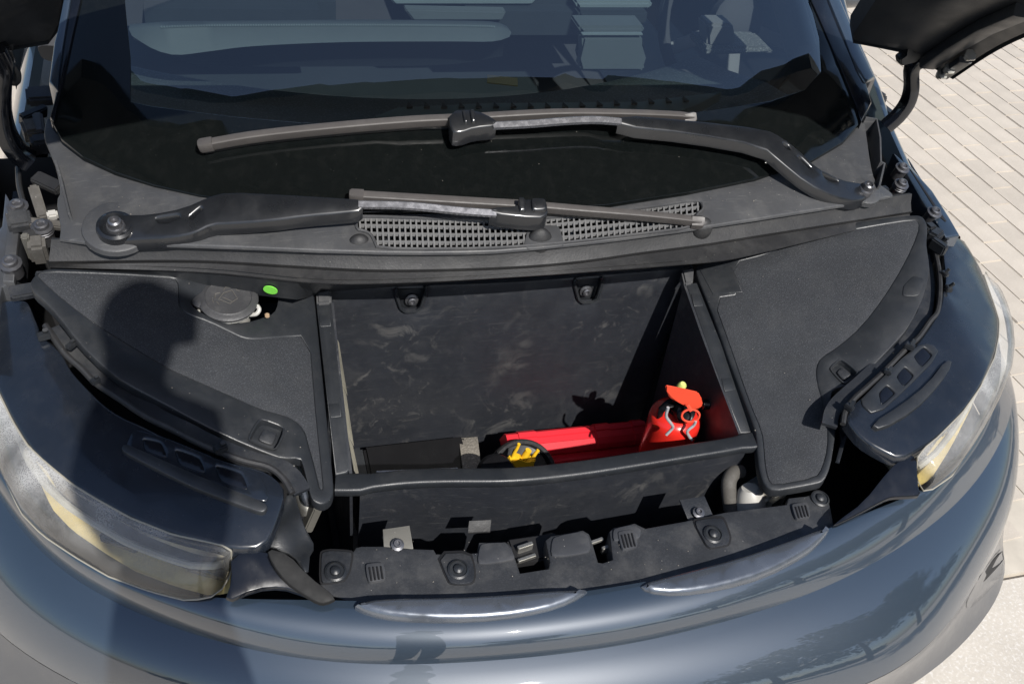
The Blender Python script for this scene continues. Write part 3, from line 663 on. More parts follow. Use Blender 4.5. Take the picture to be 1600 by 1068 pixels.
icl(ri([(-.007, -.010), (-.012, .006), (0, .010), (.012, .006), (.007, -.010), (-.007, -.010)])); icl(ri([(-.002, -.009), (-.006, .005)]))
for sx in (-1, 1): icl(ri([(sx*.003, .013), (sx*.009, .016), (sx*.015, .010)])); icl(ri([(sx*.017, .004), (sx*.018, -.002)])); icl(ri([(sx*.019, .010), (sx*.021, .006)]))
obj('washer_symbol', ic, M_hose, cap)
obj('neck_hook', tube_bm(cat([cc+Q @ Vector(v) for v in [(.022, -.026, -.012), (.029, -.030, -.008), (.034, -.027, -.004), (.033, -.021, -.002)]], 5), .0030, 8), M_white, neck)
obj('neck_plug', box_bm(cc+Q @ Vector((.043, -.034, -.012)), (.006, .006, .006), bv=.2), M_tan, neck)
obj('neck_stub', tube_bm([cc+Q @ Vector(v) for v in [(-.045, -.004, -.015), (-.036, .008, -.012)]], .0025, 8), M_white, neck)
# ---------------------------------------------------------------- rubber seal and bulkhead
sT = [(80,374),(300,378),(560,389),(700,390),(800,387),(1000,365),(1250,327),(1425,303)]
sM = [(76,408),(300,406),(450,414),(600,421),(780,417),(900,408),(1000,394),(1100,381),(1200,365),(1424,330)]
sL = [(78,418),(320,425),(500,442),(640,441),(780,434),(900,426),(1085,411),(1150,403),(1250,380),(1422,339)]
def rl(px, dz, n=60): return resample(cat([on(p, lambda x, y: zt(x)+dz) for p in px], 5), n)
T_, M_, L_ = rl(sT, 0), rl(sM, -.024), rl(sL, -.036)
back = [p+Vector((0, .006, -.002)) for p in T_]
Mh = [p+Vector((0, -.003, .001)) for p in M_]; Mu = [p+Vector((0, .001, -.006)) for p in M_]
Tm = [a.lerp(b, .5)+Vector((0, .002, -.001)) for a, b in zip(T_, M_)]
seal_ = obj('bonnet_seal', loft_bm([[p+Vector((0, .004, -.02)) for p in back], back, T_, Tm, M_, Mh, Mu, L_], thick=.002), M_rub, car, 30)
def bq(p, y1, z1):
    k = min(1, max(0, (p.x+.34)/.04)); k = k*k*(3-2*k)
    return Vector((p.x, p.y+.022+(y1-p.y-.022)*k, p.z-.050*(1-k)-z1*k))
L2 = [p for p in L_ if p.x < .22]
bh = obj('bulkhead', loft_bm([[p+Vector((0, .003, .004)) for p in L2], [bq(p, .03, .104) for p in L2], [bq(p, .035, .10)+(Vector((0, .008, -.06)) if p.x > -.32 else Vector((0, .10, -.012))) for p in L2]]), M_plas2, car)
Tb = bvh(bh, seal_); sp, sn = next((h[:2] for h in (Tb.ray_cast(CAM, ray(423, q).normalized()) for q in (451, 448, 445, 442, 438)) if h[0]), (on((423,450), Z(.93)), -FW)); sn = sn*(-1 if sn.dot(FW) > 0 else 1)
obj('round_sticker', lathe_bm([(.0098, 0), (.0098, .001), (0, .001)], sp+sn*.0015, sn, 24), M_lime, car)
# ---------------------------------------------------------------- cowl with intake grille
cow = [(76,182),(83,196),(97,218),(130,246),(180,270),(240,290),(310,306),(420,322),(560,332),(700,330),(850,327),(948,321),(1070,302),(1180,280),(1270,251),(1318,222),(1342,196),(1346,165),(1350,182),(1354,209),(1360,253),(1367,283),(1377,289),(1394,301),(1396,307),(1250,331),(1000,369),(800,391),(700,394),(560,393),(300,382),(92,378),(95,355),(92,340),(88,312),(95,300),(88,262),(76,232),(68,214),(70,190)]
grl = [(556,347),(560,340),(567,339),(640,341),(740,344),(800,344),(860,341),(940,333),(1014,325),(1088,313),(1097,317),(1099,328),(1090,334),(1085,345),(1082,356),(1000,366),(900,378),(800,387),(700,390),(589,389),(585,377),(579,366),(568,361),(558,360)]
cowl = psheet('cowl_panel', cow, f_cowl, M_cowl, car, t=.005, b=.002, holes=[chai(grl, 0)], step=.04, ch=1)
gtop = [(556,340),(640,341),(740,344),(800,344),(860,341),(940,333),(1014,325),(1100,312)]
gbot = [(556,388),(589,390),(700,391),(800,388),(900,379),(1000,367),(1082,356),(1100,352)]
def lerpx(P, x):
    for a, b in zip(P, P[1:]):
        if a[0] <= x <= b[0]: return a[1]+(b[1]-a[1])*(x-a[0])/(b[0]-a[0])
    return P[-1][1]
gb = bmesh.new(); GP = chai(grl, 1)
def fg(x, y): return f_cowl(x, y)-.001
def seg(pts):
    P = [on(p, fg) for p in pts]
    if len(P) > 1: sweep_bm(P, lambda s: [(-.0012, -.005), (.0012, -.005), (.0012, 0), (-.0012, 0)], bm=gb)
x = 562
while x < 1098:
    y0, y1 = lerpx(gtop, x), lerpx(gbot, x); pts = [(x+2.5*k/6, y0+(y1-y0)*k/6) for k in range(7)]
    pts = [p for p in pts if inpoly(p[0], p[1], GP) or inpoly(p[0], p[1]+4, GP) or inpoly(p[0], p[1]-4, GP)]; seg(pts); x += 8.8
for t in (.0, .21, .46, .72, .97):
    pts = [(x, lerpx(gtop, x)+(lerpx(gbot, x)-lerpx(gtop, x))*t) for x in range(556, 1101, 8)]; run = []
    for p in pts:
        if inpoly(p[0], p[1]+2, GP) or inpoly(p[0], p[1]-2, GP): run.append(p)
        else: seg(run); run = []
    seg(run)
obj('intake_grille', gb, mat('grille_grey', (.15, .15, .15), .5, dust=.3, dscale=30), cowl, smooth=False)
rimP = [on(p, f_cowl)+Vector((0, 0, .0012)) for p in GP]; obj('grille_frame', tube_bm(rimP+[rimP[0]], .0022, 6), M_cowl, cowl)
bm = bmesh.new()
for k in range(26): box_bm(on((565+20.5*k, lerpx(gtop, 565+20.5*k)+26+6*(k % 3)), lambda x, y: f_cowl(x, y)-.03), (.012, .006, .012), Matrix.Rotation(.4*k, 3, 'Z'), 0, bm)
obj('plenum_ribs', bm, M_plas, car); obj('plenum', box_bm((.0, .13, .93), (.7, .14, .03), bv=0), M_dark, car)
for px, w_, h_ in (((564,388), .021, .026), ((848,384), .024, .034), ((1106,357), .02, .022)):
    c = on(px, f_cowl); D = bmesh.new(); bmesh.ops.create_uvsphere(D, u_segments=20, v_segments=12, radius=1)
    for v in D.verts: v.co = Vector((c.x+v.co.x*w_*.85, c.y+.016+v.co.y*.012, c.z-.012+v.co.z*h_*.9))
    obj('cowl_dome', D, M_rub, cowl)
psheet('dome_plate', [(826,352),(874,351),(882,382),(870,384),(828,388),(818,384)], lambda x, y: f_cowl(x, y)+.001, M_cowl, cowl, t=.004, b=.001)
# raised turret and flange at the left pivot
tc = on((183,362), lambda x, y: f_cowl(x, y)); tu = obj('pivot_turret', lathe_bm([(.046, -.004), (.044, .003), (.041, .005), (0, .006)], tc+Vector((0, .012, -.002)), (0, -.25, 1), 28), M_cowl, cowl)
tc2 = on((1352,300), lambda x, y: f_cowl(x, y)); obj('pivot_turret', lathe_bm([(.030, -.004), (.029, .004), (.025, .006), (0, .007)], tc2+Vector((0, .006, -.004)), (0, -.25, 1), 28), M_cowl, cowl)
fl = [on(p, lambda x, y: f_cowl(x, y)+.012) for p in [(84,250),(92,275),(98,302),(106,334)]]
obj('cowl_flange', loft_bm([fl, [p+Vector((.004, 0, -.03)) for p in fl]], thick=.003), M_cowl, cowl)
fl = [on(p, lambda x, y: f_cowl(x, y)+.012) for p in [(1352,182),(1371,185),(1377,215),(1378,252),(1384,255),(1376,290)]]
obj('cowl_flange', loft_bm([fl, [p+Vector((-.004, 0, -.035)) for p in fl]], thick=.003), M_cowl, cowl)
# ---------------------------------------------------------------- windscreen
fin = [(191,-40),(199,44),(204,90),(204,159),(236,166),(290,173),(371,183),(472,192),(620,197),(760,196),(900,191),(1084,176),(1127,170),(1205,158),(1258,140),(1283,112),(1280,60),(1265,0),(1255,-40)]
gout = [(100,60),(88,140),(80,188),(96,217),(130,245),(180,269),(240,289),(310,305),(420,321),(560,331),(700,329),(850,326),(948,320),(1070,301),(1180,279),(1270,250),(1318,221),(1341,195),(1338,165),(1310,100),(1265,0)]
g_top = [(1180,-200),(1000,-380),(420,-380),(190,-200)]
ws = psheet('windscreen', fin[:-1]+[(1180,-300),(1000,-420),(420,-420),(206,-300)], f_glass, M_glass, car, t=.0045, b=.0004, ch=0, step=.06)
fr_o = gout+[(1230,-80),(1200,-300),(1180,-300)]+fin[::-1]+[(206,-300),(140,-300),(112,0)]
psheet('frit_band', fr_o, lambda x, y: f_glass(x, y)+.0004, M_frit, ws, t=.0055, b=.0006, ch=0, step=.05)
# ---------------------------------------------------------------- wipers
def bladepath(px, f, n=36): return resample(cat([on(p, f) for p in px], 6), n)
def up_glass(s): return Vector((0, -.51, .86))
def wiper(blade, arm, slots, bar, conn, pivot, cap_):
    root = bpy.data.objects.new('wiper', None); C.objects.link(root); root.parent = car; root.matrix_parent_inverse = Matrix.Translation((0, -.6, 0))
    P = bladepath(blade, f_blade)
    bl = obj('blade', sweep_bm(P, lambda s: [(a*.82*(1 if s < .5 else .92), b*.95) for a, b in [(-.0105, -.002), (-.009, .005), (-.004, .0065), (.001, .0065), (.0035, .010), (.006, .0095), (.009, .001), (.009, -.003)]], up_glass), M_blade, root)
    for i in (0, -1):
        d = (P[1]-P[0]).normalized()*(1 if i == 0 else -1)
        obj('end_cap', sweep_bm([P[i]-d*.006, P[i]-d*.003, P[i]+d*.010, P[i]+d*.013], lambda s: [(a*(.7 if s < .1 else .95), b*1.06) for a, b in [(-.0105, -.003), (-.009, .006), (-.003, .0085), (.004, .010), (.008, .006), (.009, -.003)]], up_glass), M_blade, bl)
    lip_ = [p+Vector((0, .002, -.008)) for p in P]; obj('rubber_lip', sweep_bm(lip_, lambda s: [(-.0015, -.008), (.0015, -.008), (.002, .004), (-.002, .004)], up_glass), M_rub, bl)
    psheet('arm', arm, f_arm, M_arm, root, t=.018, b=.0024, holes=slots, step=.03)
    B = bladepath(bar, lambda x, y: f_arm(x, y)-.002, 14); obj('arm_bar', sweep_bm(B, lambda s: [(-.0055, -.003), (-.0055, .001), (-.003, .0035), (.005, .0025), (.0055, -.003)], up_glass), M_armbar, root)
    c = conn; cb = psheet('connector', c[0], lambda x, y: f_glass(x, y)+.042, M_arm, root, t=.022, b=.002, step=.02)
    for q in c[1:]: psheet('connector_fin', q, lambda x, y: f_glass(x, y)+.047, M_arm, cb, t=.010, b=.0022, step=.02)
    pc = on(pivot, lambda x, y: f_arm(x, y)-.001)
    nut = obj('pivot_nut', lathe_bm([(.0125, -.02), (.0125, .004), (.011, .006), (.0095, .006), (.0085, .014), (.006, .016), (.005, .012), (0, .012)], pc, (0, -.3, 1), 12), M_bolt, root)
    if cap_: obj('pivot_boss', lathe_bm([(.024, -.02), (.024, .004), (.020, .006), (.016, .001), (0, .001)], pc, (0, -.3, 1), 24), M_arm, root)
    return root
M_armbar = mat('wiper_bar_paint', (.30, .30, .32), .22, metal=.7, dust=.1, dscale=60)
wiper([(318,228),(400,214),(520,201),(640,191),(720,187),(860,179),(960,179),(1050,182),(1080,185)],
      [(966,178),(1080,187),(1197,201),(1222,214),(1247,233),(1277,262),(1312,280),(1352,287),(1366,292),(1364,301),(1342,315),(1305,308),(1262,287),(1219,252),(1192,228),(1080,208),(966,196)],
      [[(1223,222),(1232,226),(1236,234),(1227,231)], [(1246,244),(1252,245),(1269,262),(1263,262)], [(1284,269),(1294,273),(1311,282),(1302,284),(1290,279)]],
      [(770,196),(830,193),(880,189),(930,187),(970,190)],
      [[(702,172),(742,170),(776,186),(776,196),(742,199),(720,207),(704,205)], [(722,170),(727,170),(731,190),(726,190)], [(734,169),(741,169),(744,189),(737,189)]], (1352,297), False)
wiper([(553,307),(640,312),(760,319),(830,323),(900,329),(1000,337),(1060,343),(1092,347)],
      [(189,335),(236,334),(287,324),(327,306),(356,299),(440,303),(540,309),(567,311),(567,329),(540,332),(480,337),(420,345),(360,349),(331,350),(304,364),(270,371),(203,374),(182,377),(166,370),(160,356),(168,342)],
      [[(242,340),(280,334),(281,340),(262,348),(247,348)], [(295,338),(314,322),(317,326),(299,343)]],
      [(560,319),(640,321),(720,329),(775,333)],
      [[(766,323),(808,322),(812,311),(854,311),(857,336),(840,341),(766,333)], [(810,307),(820,307),(822,328),(812,328)], [(830,308),(853,309),(855,327),(832,328)]], (181,355), True)
# ---------------------------------------------------------------- pillars, side strips, rails and bolts beside the bay
f_pl = lambda x, y: f_glass(x, y)+.004
psheet('pillar_trim', [(1265,-60),(1296,-60),(1296,0),(1322,60),(1352,124),(1362,160),(1346,190),(1338,165),(1312,100),(1268,0)], f_pl, M_gloss, car, t=.02, b=.002, ch=0, step=.05)
psheet('pillar', [(1275,-80),(1296,-80),(1314,0),(1346,75),(1368,122),(1352,128),(1340,108),(1322,62),(1296,0)], lambda x, y: f_glass(x, y)+.008, M_paint, car, t=.06, b=.004, ch=0, step=.05)
psheet('pillar_trim', [(112,-60),(130,-60),(126,0),(112,60),(95,140),(84,190),(78,182),(90,135),(100,60)], f_pl, M_gloss, car, t=.02, b=.002, ch=0, step=.05)
psheet('pillar', [(100,-60),(118,-60),(110,0),(101,54),(92,112),(90,140),(76,128),(84,66),(89,46),(96,0)], lambda x, y: f_glass(x, y)+.008, M_paint, car, t=.05, b=.003, ch=0, step=.05)
def f_side(x, y): return .955+.10*(y-.1)
sd = psheet('wing_strip', [(1419,258),(1440,278),(1458,298),(1483,337),(1500,366),(1478,371),(1462,345),(1440,312),(1416,270),(1396,238)], f_side, M_paint, car, t=.06, b=.004, ch=0, step=.03)
psheet('strip_groove', [(1421,263),(1424,265),(1479,345),(1477,346),(1470,340)], lambda x, y: f_side(x, y)+.001, M_dark, sd, t=.0008, b=.0003, ch=0)
psheet('wing_strip', [(-20,560),(-20,380),(2,352),(8,300),(26,330),(33,335),(28,390),(22,440),(4,447),(0,470)], f_side, M_paint2, car, t=.06, b=.004, ch=0, step=.03)
psheet('wing_rail', [(12,335),(33,332),(26,392),(22,440),(4,438)], lambda x, y: f_side(x, y)+.006, M_cowl, car, t=.01, b=.002, ch=0)
# outer body side down to the sills (doors and wings)
sill = [atx(p, .80) for p in [(1290,-60),(1314,0),(1346,75),(1368,122),(1390,190),(1420,257),(1455,300),(1497,366)]]
sill = resample(cat([Vector((.80, 2.6, 1.14)), Vector((.80, 1.2, 1.12))]+sill, 4), 30)
sillL = [atx(p, -.80) for p in [(66,-40),(57,20),(46,85),(36,140),(27,190),(15,250),(8,300),(-4,370),(-16,430)]]
sillL = [Vector((.80, p.y, p.z)) for p in resample(cat([Vector((-.80, 2.6, 1.14)), Vector((-.80, 1.2, 1.12))]+sillL, 4), 30)]
for s in (-1, 1):
    if s == -1: sillR, sill = sill, sillL
    else: sill = sillR
    R_ = [[Vector((s*(p.x+dx), p.y, p.z-dz)) for p in sill] for dx, dz in ((-.02, .03), (-.01, -.002), (0, 0), (.008, .006), (.03, .05), (.055, .12), (.07, .22))]
    R_ += [[Vector((s*.875, p.y, z)) for p in sill] for z in (.5, .3)]+[[Vector((s*.84, p.y, .2)) for p in sill]]
    obj('body_side', loft_bm(R_), M_paint, car)
    obj('door_cap', loft_bm([[Vector((s*(p.x-.012), p.y, p.z-.003)) for p in sill[:18]], [Vector((s*.69, p.y, p.z-.01)) for p in sill[:18]], [Vector((s*.67, p.y, .80)) for p in sill[:18]]], thick=.004), M_gloss, car)
    inner = [Vector((s*.74, y, z)) for y, z in ((.0, .70), (.0, .82), (.35, .86), (.35, .70))]; obj('wing_inner', prism_bm(inner, (s*.01, 0, 0)), M_dark, car)
def hexbolt(px, f, r=.012, par=None, m=None, stack=1):
    c = on(px, f); pr = [(r, -.02)]
    for k in range(stack): pr += [(r, .004*k), (r*1.15, .004*k+.001), (r*1.15, .004*k+.003)]
    z = .004*stack; pr += [(r*.8, z), (r*.72, z+.005), (r*.5, z+.006), (r*.35, z+.003), (0, z+.003)]
    return obj('bolt', lathe_bm(pr, c, (0, -.25, 1), 12), m or M_bolt, par or car)
for p, st in (((1409,264), 1), ((1459,333), 1), ((1404,294), 3)): hexbolt(p, lambda x, y: f_side(x, y)+.004, .0115, stack=st)
for p, st in (((28,324), 1), ((17,413), 1), ((68,362), 3)): hexbolt(p, lambda x, y: f_side(x, y)+.014, .0125, stack=st)
# cast bits and clips in the left hinge recess
for px, sz, rz, m_ in (((60,318), (.014,.06,.016), .25, M_hose), ((75,286), (.05,.02,.012), -.75, M_rub), ((82,336), (.014,.012,.012), .2, M_white), ((72,350), (.05,.012,.010), -.3, M_hose), ((60,390), (.022,.024,.04), .1, M_hose), ((45,385), (.010,.010,.05), .0, M_cast),
                       ((66,150), (.045,.03,.02), .1, M_plas), ((52,180), (.045,.012,.02), .75, M_plas2), ((48,205), (.022,.03,.03), .3, M_hose), ((62,200), (.014,.04,.03), .1, M_cowl), ((66,225), (.03,.02,.03), .2, M_plas), ((48,372), (.02,.02,.02), .5, M_rub), ((35,456), (.03,.02,.012), .2, M_plas), ((30,345), (.03,.03,.02), .2, M_plas)):
    y_ = lambda x, y: .965+.12*(y-.05)
    obj('hinge_fitting', box_bm(on(px, y_), sz, Matrix.Rotation(rz, 3, 'Z') @ Matrix.Rotation(.3, 3, 'X'), .2), m_, car)
obj('cable', tube_bm(cat([on(p, Z(.96)) for p in [(28,262),(30,290),(38,320),(50,345),(62,352)]], 6), .004, 8), M_rub, car)
for p, sz, rz in (((1461,368), (.03,.02,.02), .5), ((1466,385), (.012,.03,.02), .3), ((1452,358), (.02,.02,.02), .1), ((1378,300), (.02,.015,.02), .2), ((1382,180), (.02,.05,.03), .1), ((1362,150), (.03,.06,.03), .2)):
    obj('hinge_fitting', box_bm(on(p, f_side), sz, Matrix.Rotation(rz, 3, 'Z'), .2), M_plas2, car)
# wing mirror peeping in at the right
mr = bmesh.new(); c = aty((1318,-18), .85); bmesh.ops.create_uvsphere(mr, u_segments=24, v_segments=14, radius=1)
for v in mr.verts: v.co = Vector((c.x+v.co.x*.085, c.y+v.co.y*.06, c.z+v.co.z*.075*(1 if v.co.z > 0 else .55)))
obj('wing_mirror', mr, M_paint, car)
# ---------------------------------------------------------------- raised bonnet
HA = math.radians(52); ca_, sa_ = math.cos(HA), math.sin(HA)
def hood_pt(s, t, h):
    hw = .83-.17*t**1.6; x = s*hw; ax = abs(x)
    e_ = min(1, max(0, (ax-.57)/.07)); yr = -.07+.30*min(ax, .57)**2+.185*e_*e_*(3-2*e_); yf = -.47+.16*(ax/.66)**2.2
    y = yr+(yf-yr)*t; z = .10*(1-(x/.85)**2)*(1-.4*t)-.17*t*t - .03*max(0, (abs(s)-.9)/.1)+h
    d = .22-y
    return Vector((x, .25-d*ca_+z*sa_, 1.130+d*sa_+z*ca_))
SS = [-1+2*k/96 for k in range(97)]; TT = [k/16 for k in range(17)]
hb = bmesh.new(); loft_bm([[hood_pt(s, t, .012) for s in SS] for t in TT], hb)
bonnet = obj('bonnet', hb, M_paint, car, 50)
ub = bmesh.new(); loft_bm([[hood_pt(s*.995, t*.99+.005, -.016-.012*(abs(math.sin(s*9))**3)*(0 < t < 1)) for s in SS] for t in TT], ub)
obj('inner_panel', ub, M_plas2, bonnet, 50)
edge = [(s, 0) for s in SS]+[(1, t) for t in TT[1:]]+[(s, 1) for s in SS[::-1][1:]]+[(-1, t) for t in TT[::-1][1:-1]]
eb = bmesh.new(); rA2 = [eb.verts.new(hood_pt(s, t, .013)) for s, t in edge]; rB2 = [eb.verts.new(hood_pt(s, t, -.020)) for s, t in edge]; n = len(edge)
for i in range(n): eb.faces.new((rA2[i], rA2[(i+1) % n], rB2[(i+1) % n], rB2[i]))
obj('bonnet_edge', eb, M_plas2, bonnet)
for s in (-1, 1):
    P = [hood_pt(s*.93, t, -.03) for t in (.03, .2, .4, .6)]; obj('stiffener', sweep_bm(P, lambda q: rrect(.03, .02, .2, 2)), M_plas2, bonnet)
    P = [hood_pt(s*.965, t, -.034) for t in (.02, .1, .18)]; obj('hinge_leaf', sweep_bm(P, lambda q: rrect(.022, .012, .2, 2)), M_plas2, bonnet)
    for t in (.05, .10, .24): obj('bolt', lathe_bm([(.011, 0), (.011, .003), (.007, .004), (.007, .011), (0, .012)], hood_pt(s*.955, t, -.040), (0, .6, -.8), 6), M_alu, bonnet)
# gooseneck hinges
gp = [((1466,48),.235),((1447,88),.24),((1431,98),.245),((1424,110),.25),((1424,138),.25),((1418,160),.25),((1404,180),.25),((1384,198),.25)]
P = resample(cat([aty(p, y) for p, y in gp], 6), 24); obj('bonnet_hinge', sweep_bm(P, lambda s: rrect(.020, .026, .2, 2), (0, -1, .0)), M_gloss, car)
q = [aty(p, .235) for p in [(1418,72),(1419,88),(1407,93),(1409,104),(1433,98),(1459,70),(1452,58),(1440,60)]]; obj('hinge_plate', prism_bm(q, (0, .02, 0), .002), M_plas2, car)
gp = [((-8,70),.22),((6,100),.235),((2,130),.24),((1,160),.24),((4,190),.24),((14,218),.24),((30,240),.24),((48,252),.24)]
P = resample(cat([aty(p, y) for p, y in gp], 6), 24); obj('bonnet_hinge', sweep_bm(P, lambda s: rrect(.026, .030, .2, 2), (0, -1, 0)), M_gloss, car)
P = cat([aty(p, .25) for p in [(2,78),(8,92),(20,102),(26,116),(24,128),(14,122)]], 5); obj('hinge_link', tube_bm(P, .006, 8), M_plas2, car)
q = [aty(p, .245) for p in [(0,40),(22,60),(20,82),(6,96),(-10,90),(-10,30)]]; obj('hinge_plate', prism_bm(q, (0, .02, 0), .002), M_plas2, car)
# ---------------------------------------------------------------- cabin
dash = obj('dashboard', loft_bm([[Vector((x, yb(x)+.055+dy, 1.012-dz)) for x in [k*.05-.62 for k in range(26)]] for dy, dz in ((0, .004), (.1, .01), (.25, .04), (.40, .09), (.55, .13), (.6, .20), (.62, .4))]), M_dash, car, 60)
ds = obj('defroster_vent', sheet_bm(uv([(585,181),(620,167),(760,160),(1000,158),(1128,143),(1088,164),(1060,174),(900,180),(720,186),(600,188)], Z(1.03)), surf(Z(1.03)), .02, .003, (), .05), M_trimg if 'M_trimg' in globals() else mat('vent_grey', (.15, .17, .155), .6), dash)
bm = bmesh.new()
for k in range(17):
    c = on((640+27*k, 170-.0*k if k < 9 else 170-1.4*(k-9)), Z(1.031)); prism_bm([c+Vector((-.005, 0, 0)), c+Vector((.005, 0, 0)), c+Vector((0, .016, 0))], (0, 0, .004), bm=bm)
obj('vent_teeth', bm, M_dark, dash)
sh_r = lambda px, y: resample(cat([aty(p, y) for p in px], 5), 40)
r0 = sh_r([(203,38),(260,34),(330,33),(540,31),(700,32),(770,34),(792,41)], .66); r1 = sh_r([(201,46),(260,43),(330,41),(540,40),(700,41),(775,43),(799,51)], .60); r2 = sh_r([(206,56),(238,76),(275,86),(330,80),(400,72),(540,66),(700,65),(770,65),(796,58)], .56)
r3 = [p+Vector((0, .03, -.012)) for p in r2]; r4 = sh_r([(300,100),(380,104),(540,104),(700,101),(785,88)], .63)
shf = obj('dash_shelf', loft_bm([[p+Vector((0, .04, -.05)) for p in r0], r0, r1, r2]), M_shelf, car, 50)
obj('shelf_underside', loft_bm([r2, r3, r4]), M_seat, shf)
st = [p+Vector((0, -.002, .002)) for p in r1][3:-2]; bm = bmesh.new()
for a_, b_ in zip(st[::1], st[1::1]):
    for u in (.0, .25, .5, .75): tube_bm([a_.lerp(b_, u), a_.lerp(b_, u+.16)], .0018, 4, bm)
obj('stitching', bm, M_trim, shf)
def slab(name, px, y, m, par, d=.03, bv=.006): return obj(name, prism_bm([aty(p, y) for p in px], (0, d, 0), bv), m, par)
disp = slab('centre_display', [(910,58),(1005,58),(1005,92),(1009,112),(906,112),(912,92)], .64, M_shelf, car, .04)
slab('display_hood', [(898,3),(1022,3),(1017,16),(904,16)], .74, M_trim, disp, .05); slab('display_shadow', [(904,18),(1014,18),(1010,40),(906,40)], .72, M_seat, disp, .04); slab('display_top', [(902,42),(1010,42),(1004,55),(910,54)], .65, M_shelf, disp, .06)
slab('display_edge', [(909,53),(1005,53),(1004,56),(910,56)], .638, M_trim, disp, .01, .001)
pod = slab('instrument_pod', [(1104,38),(1146,38),(1152,72),(1106,74)], .62, M_shelf, car, .05); slab('pod_foot', [(1098,74),(1200,74),(1212,84),(1100,88)], .61, M_dash, pod, .08)
cw = aty((1150,35), .80); wb = bmesh.new(); ax = Vector((0, -1, .45)).normalized(); Q2 = ax.to_track_quat('Z', 'Y')
tube_bm([cw+Q2 @ Vector((.18*math.cos(a), .18*math.sin(a), 0)) for a in [2*math.pi*k/40 for k in range(41)]], .014, 8, wb); wh = obj('steering_wheel', wb, M_seat, car)
for a in (-20, 200, 270): P = [cw+Q2 @ Vector((r*math.cos(math.radians(a)), r*math.sin(math.radians(a)), .0)) for r in (.03, .1, .175)]; obj('spoke', sweep_bm(P, lambda s: rrect(.03, .012), ax), M_shelf, wh)
obj('hub', lathe_bm([(.06, -.02), (.06, .01), (.045, .02), (0, .022)], cw, ax, 20), M_seat, wh)
0 and slab('wheel_sleeve', [(1012,108),(1030,70),(1050,58),(1066,62),(1060,76),(1055,100),(1064,112),(1050,116)], .72, M_shelf, car, .05, .01)
for k, (xs, yy) in enumerate((((-.62, -.12), 1.62), ((.16, .62), 1.62))):
    x0, x1 = xs; w_ = x1-x0; xc = (x0+x1)/2
    seat = obj('seat', box_bm((xc, yy-.15, .75), (w_, .5, .16), bv=.3), M_seat, car)
    obj('backrest', box_bm((xc, yy+.16, 1.05), (w_*.95, .12, .62), Matrix.Rotation(-.2, 3, 'X'), .35), M_seat, seat)
    obj('headrest', box_bm((xc, yy+.26, 1.45), (.27, .09, .18), Matrix.Rotation(-.15, 3, 'X'), .4), M_seat, seat)
    for zz in (.95, 1.08, 1.21): obj('seat_panel', box_bm((xc, yy+.09+.2*(zz-1.05), zz), (w_*.6, .02, .08), Matrix.Rotation(-.2, 3, 'X'), .3), M_shelf, seat)
slab('seat_band', [(606,-4),(842,-4),(830,8),(618,8)], 1.25, M_trim, car, .03, .004); slab('seat_band', [(632,15),(792,18),(784,33),(646,33)], 1.2, M_shelf, car, .03, .004)
slab('door_panel', [(392,2),(510,2),(510,24),(394,24)], 1.3, M_shelf, car, .03, .004); slab('door_panel', [(250,4),(290,4),(286,34),(238,34)], 1.3, M_shelf, car, .03, .004)
obj('cabin_floor', box_bm((0, 1.35, .5), (1.36, 2.0, .04), bv=0), M_seat, car); obj('cabin_rear', box_bm((0, 2.5, 1.0), (1.3, .05, 1.1), bv=0), M_seat, car)
obj('roof', loft_bm([[Vector((x, y, 1.62-.10*x*x-.02*(y-1.6)**2)) for x in (-.55, -.3, 0, .3, .55)] for y in (1.08, 1.5, 2.0, 2.6)], thick=.03), M_gloss, car)
for s in (-1, 1):
    P = [Vector((s*.655, .42, 1.06)), Vector((s*.625, .7, 1.26)), Vector((s*.56, 1.1, 1.55))]; obj('pillar_lining', sweep_bm(P, lambda q: rrect(.05, .05), (0, -.5, .8)), M_seat, car)
    P = [Vector((s*.57, y, z)) for y, z in ((1.06, 1.58), (1.6, 1.6), (2.5, 1.55))]; obj('roof_rail', sweep_bm(P, lambda q: rrect(.08, .06)), M_gloss, car)
    P = [Vector((s*.70, 1.7, 1.1)), Vector((s*.60, 1.75, 1.58))]; obj('door_pillar', sweep_bm(P, lambda q: rrect(.06, .12), (0, 1, 0)), M_gloss, car)
card = tag(obj('parking_card', box_bm(on((785,126), Z(1.0)), (.055, .03, .002), Matrix.Rotation(-.25, 3, 'Z'), 0), mat('tan_card', (.62, .42, .18), .7)), 'small tan card lying on the dashboard behind the windscreen', 'card')
# ---------------------------------------------------------------- grit and leaf crumbs lying on the panels
gr = random.Random(11); gbm = bmesh.new()
for f_, (x0, y0, x1, y1), nn in ((f_cover, (250, 560, 470, 700), 12), (f_cover, (1120, 430, 1400, 700), 16), (f_glass, (120, 200, 1250, 310), 9), (f_cowl, (1110, 270, 1370, 320), 40), (f_cowl, (130, 270, 330, 370), 20), (f_slam, (560, 840, 1280, 920), 34), (f_cover, (100, 440, 480, 560), 8)):
    for _ in range(nn):
        c = on((gr.uniform(x0, x1), gr.uniform(y0, y1)), f_)+Vector((0, 0, .0012)); r_ = gr.uniform(.0004, .0009)
        a_ = gr.uniform(0, 6.28); V_ = [gbm.verts.new(c+Vector((math.cos(a_+q)*r_*gr.uniform(.6, 1.6), math.sin(a_+q)*r_, gr.uniform(0, .0006)))) for q in (0, 1.6, 3.1, 4.7)]
        gbm.faces.new(V_)
grit = obj('grit', gbm, mat('grit', (.26, .235, .20), .9), car, smooth=False); tag(grit, kind='stuff')
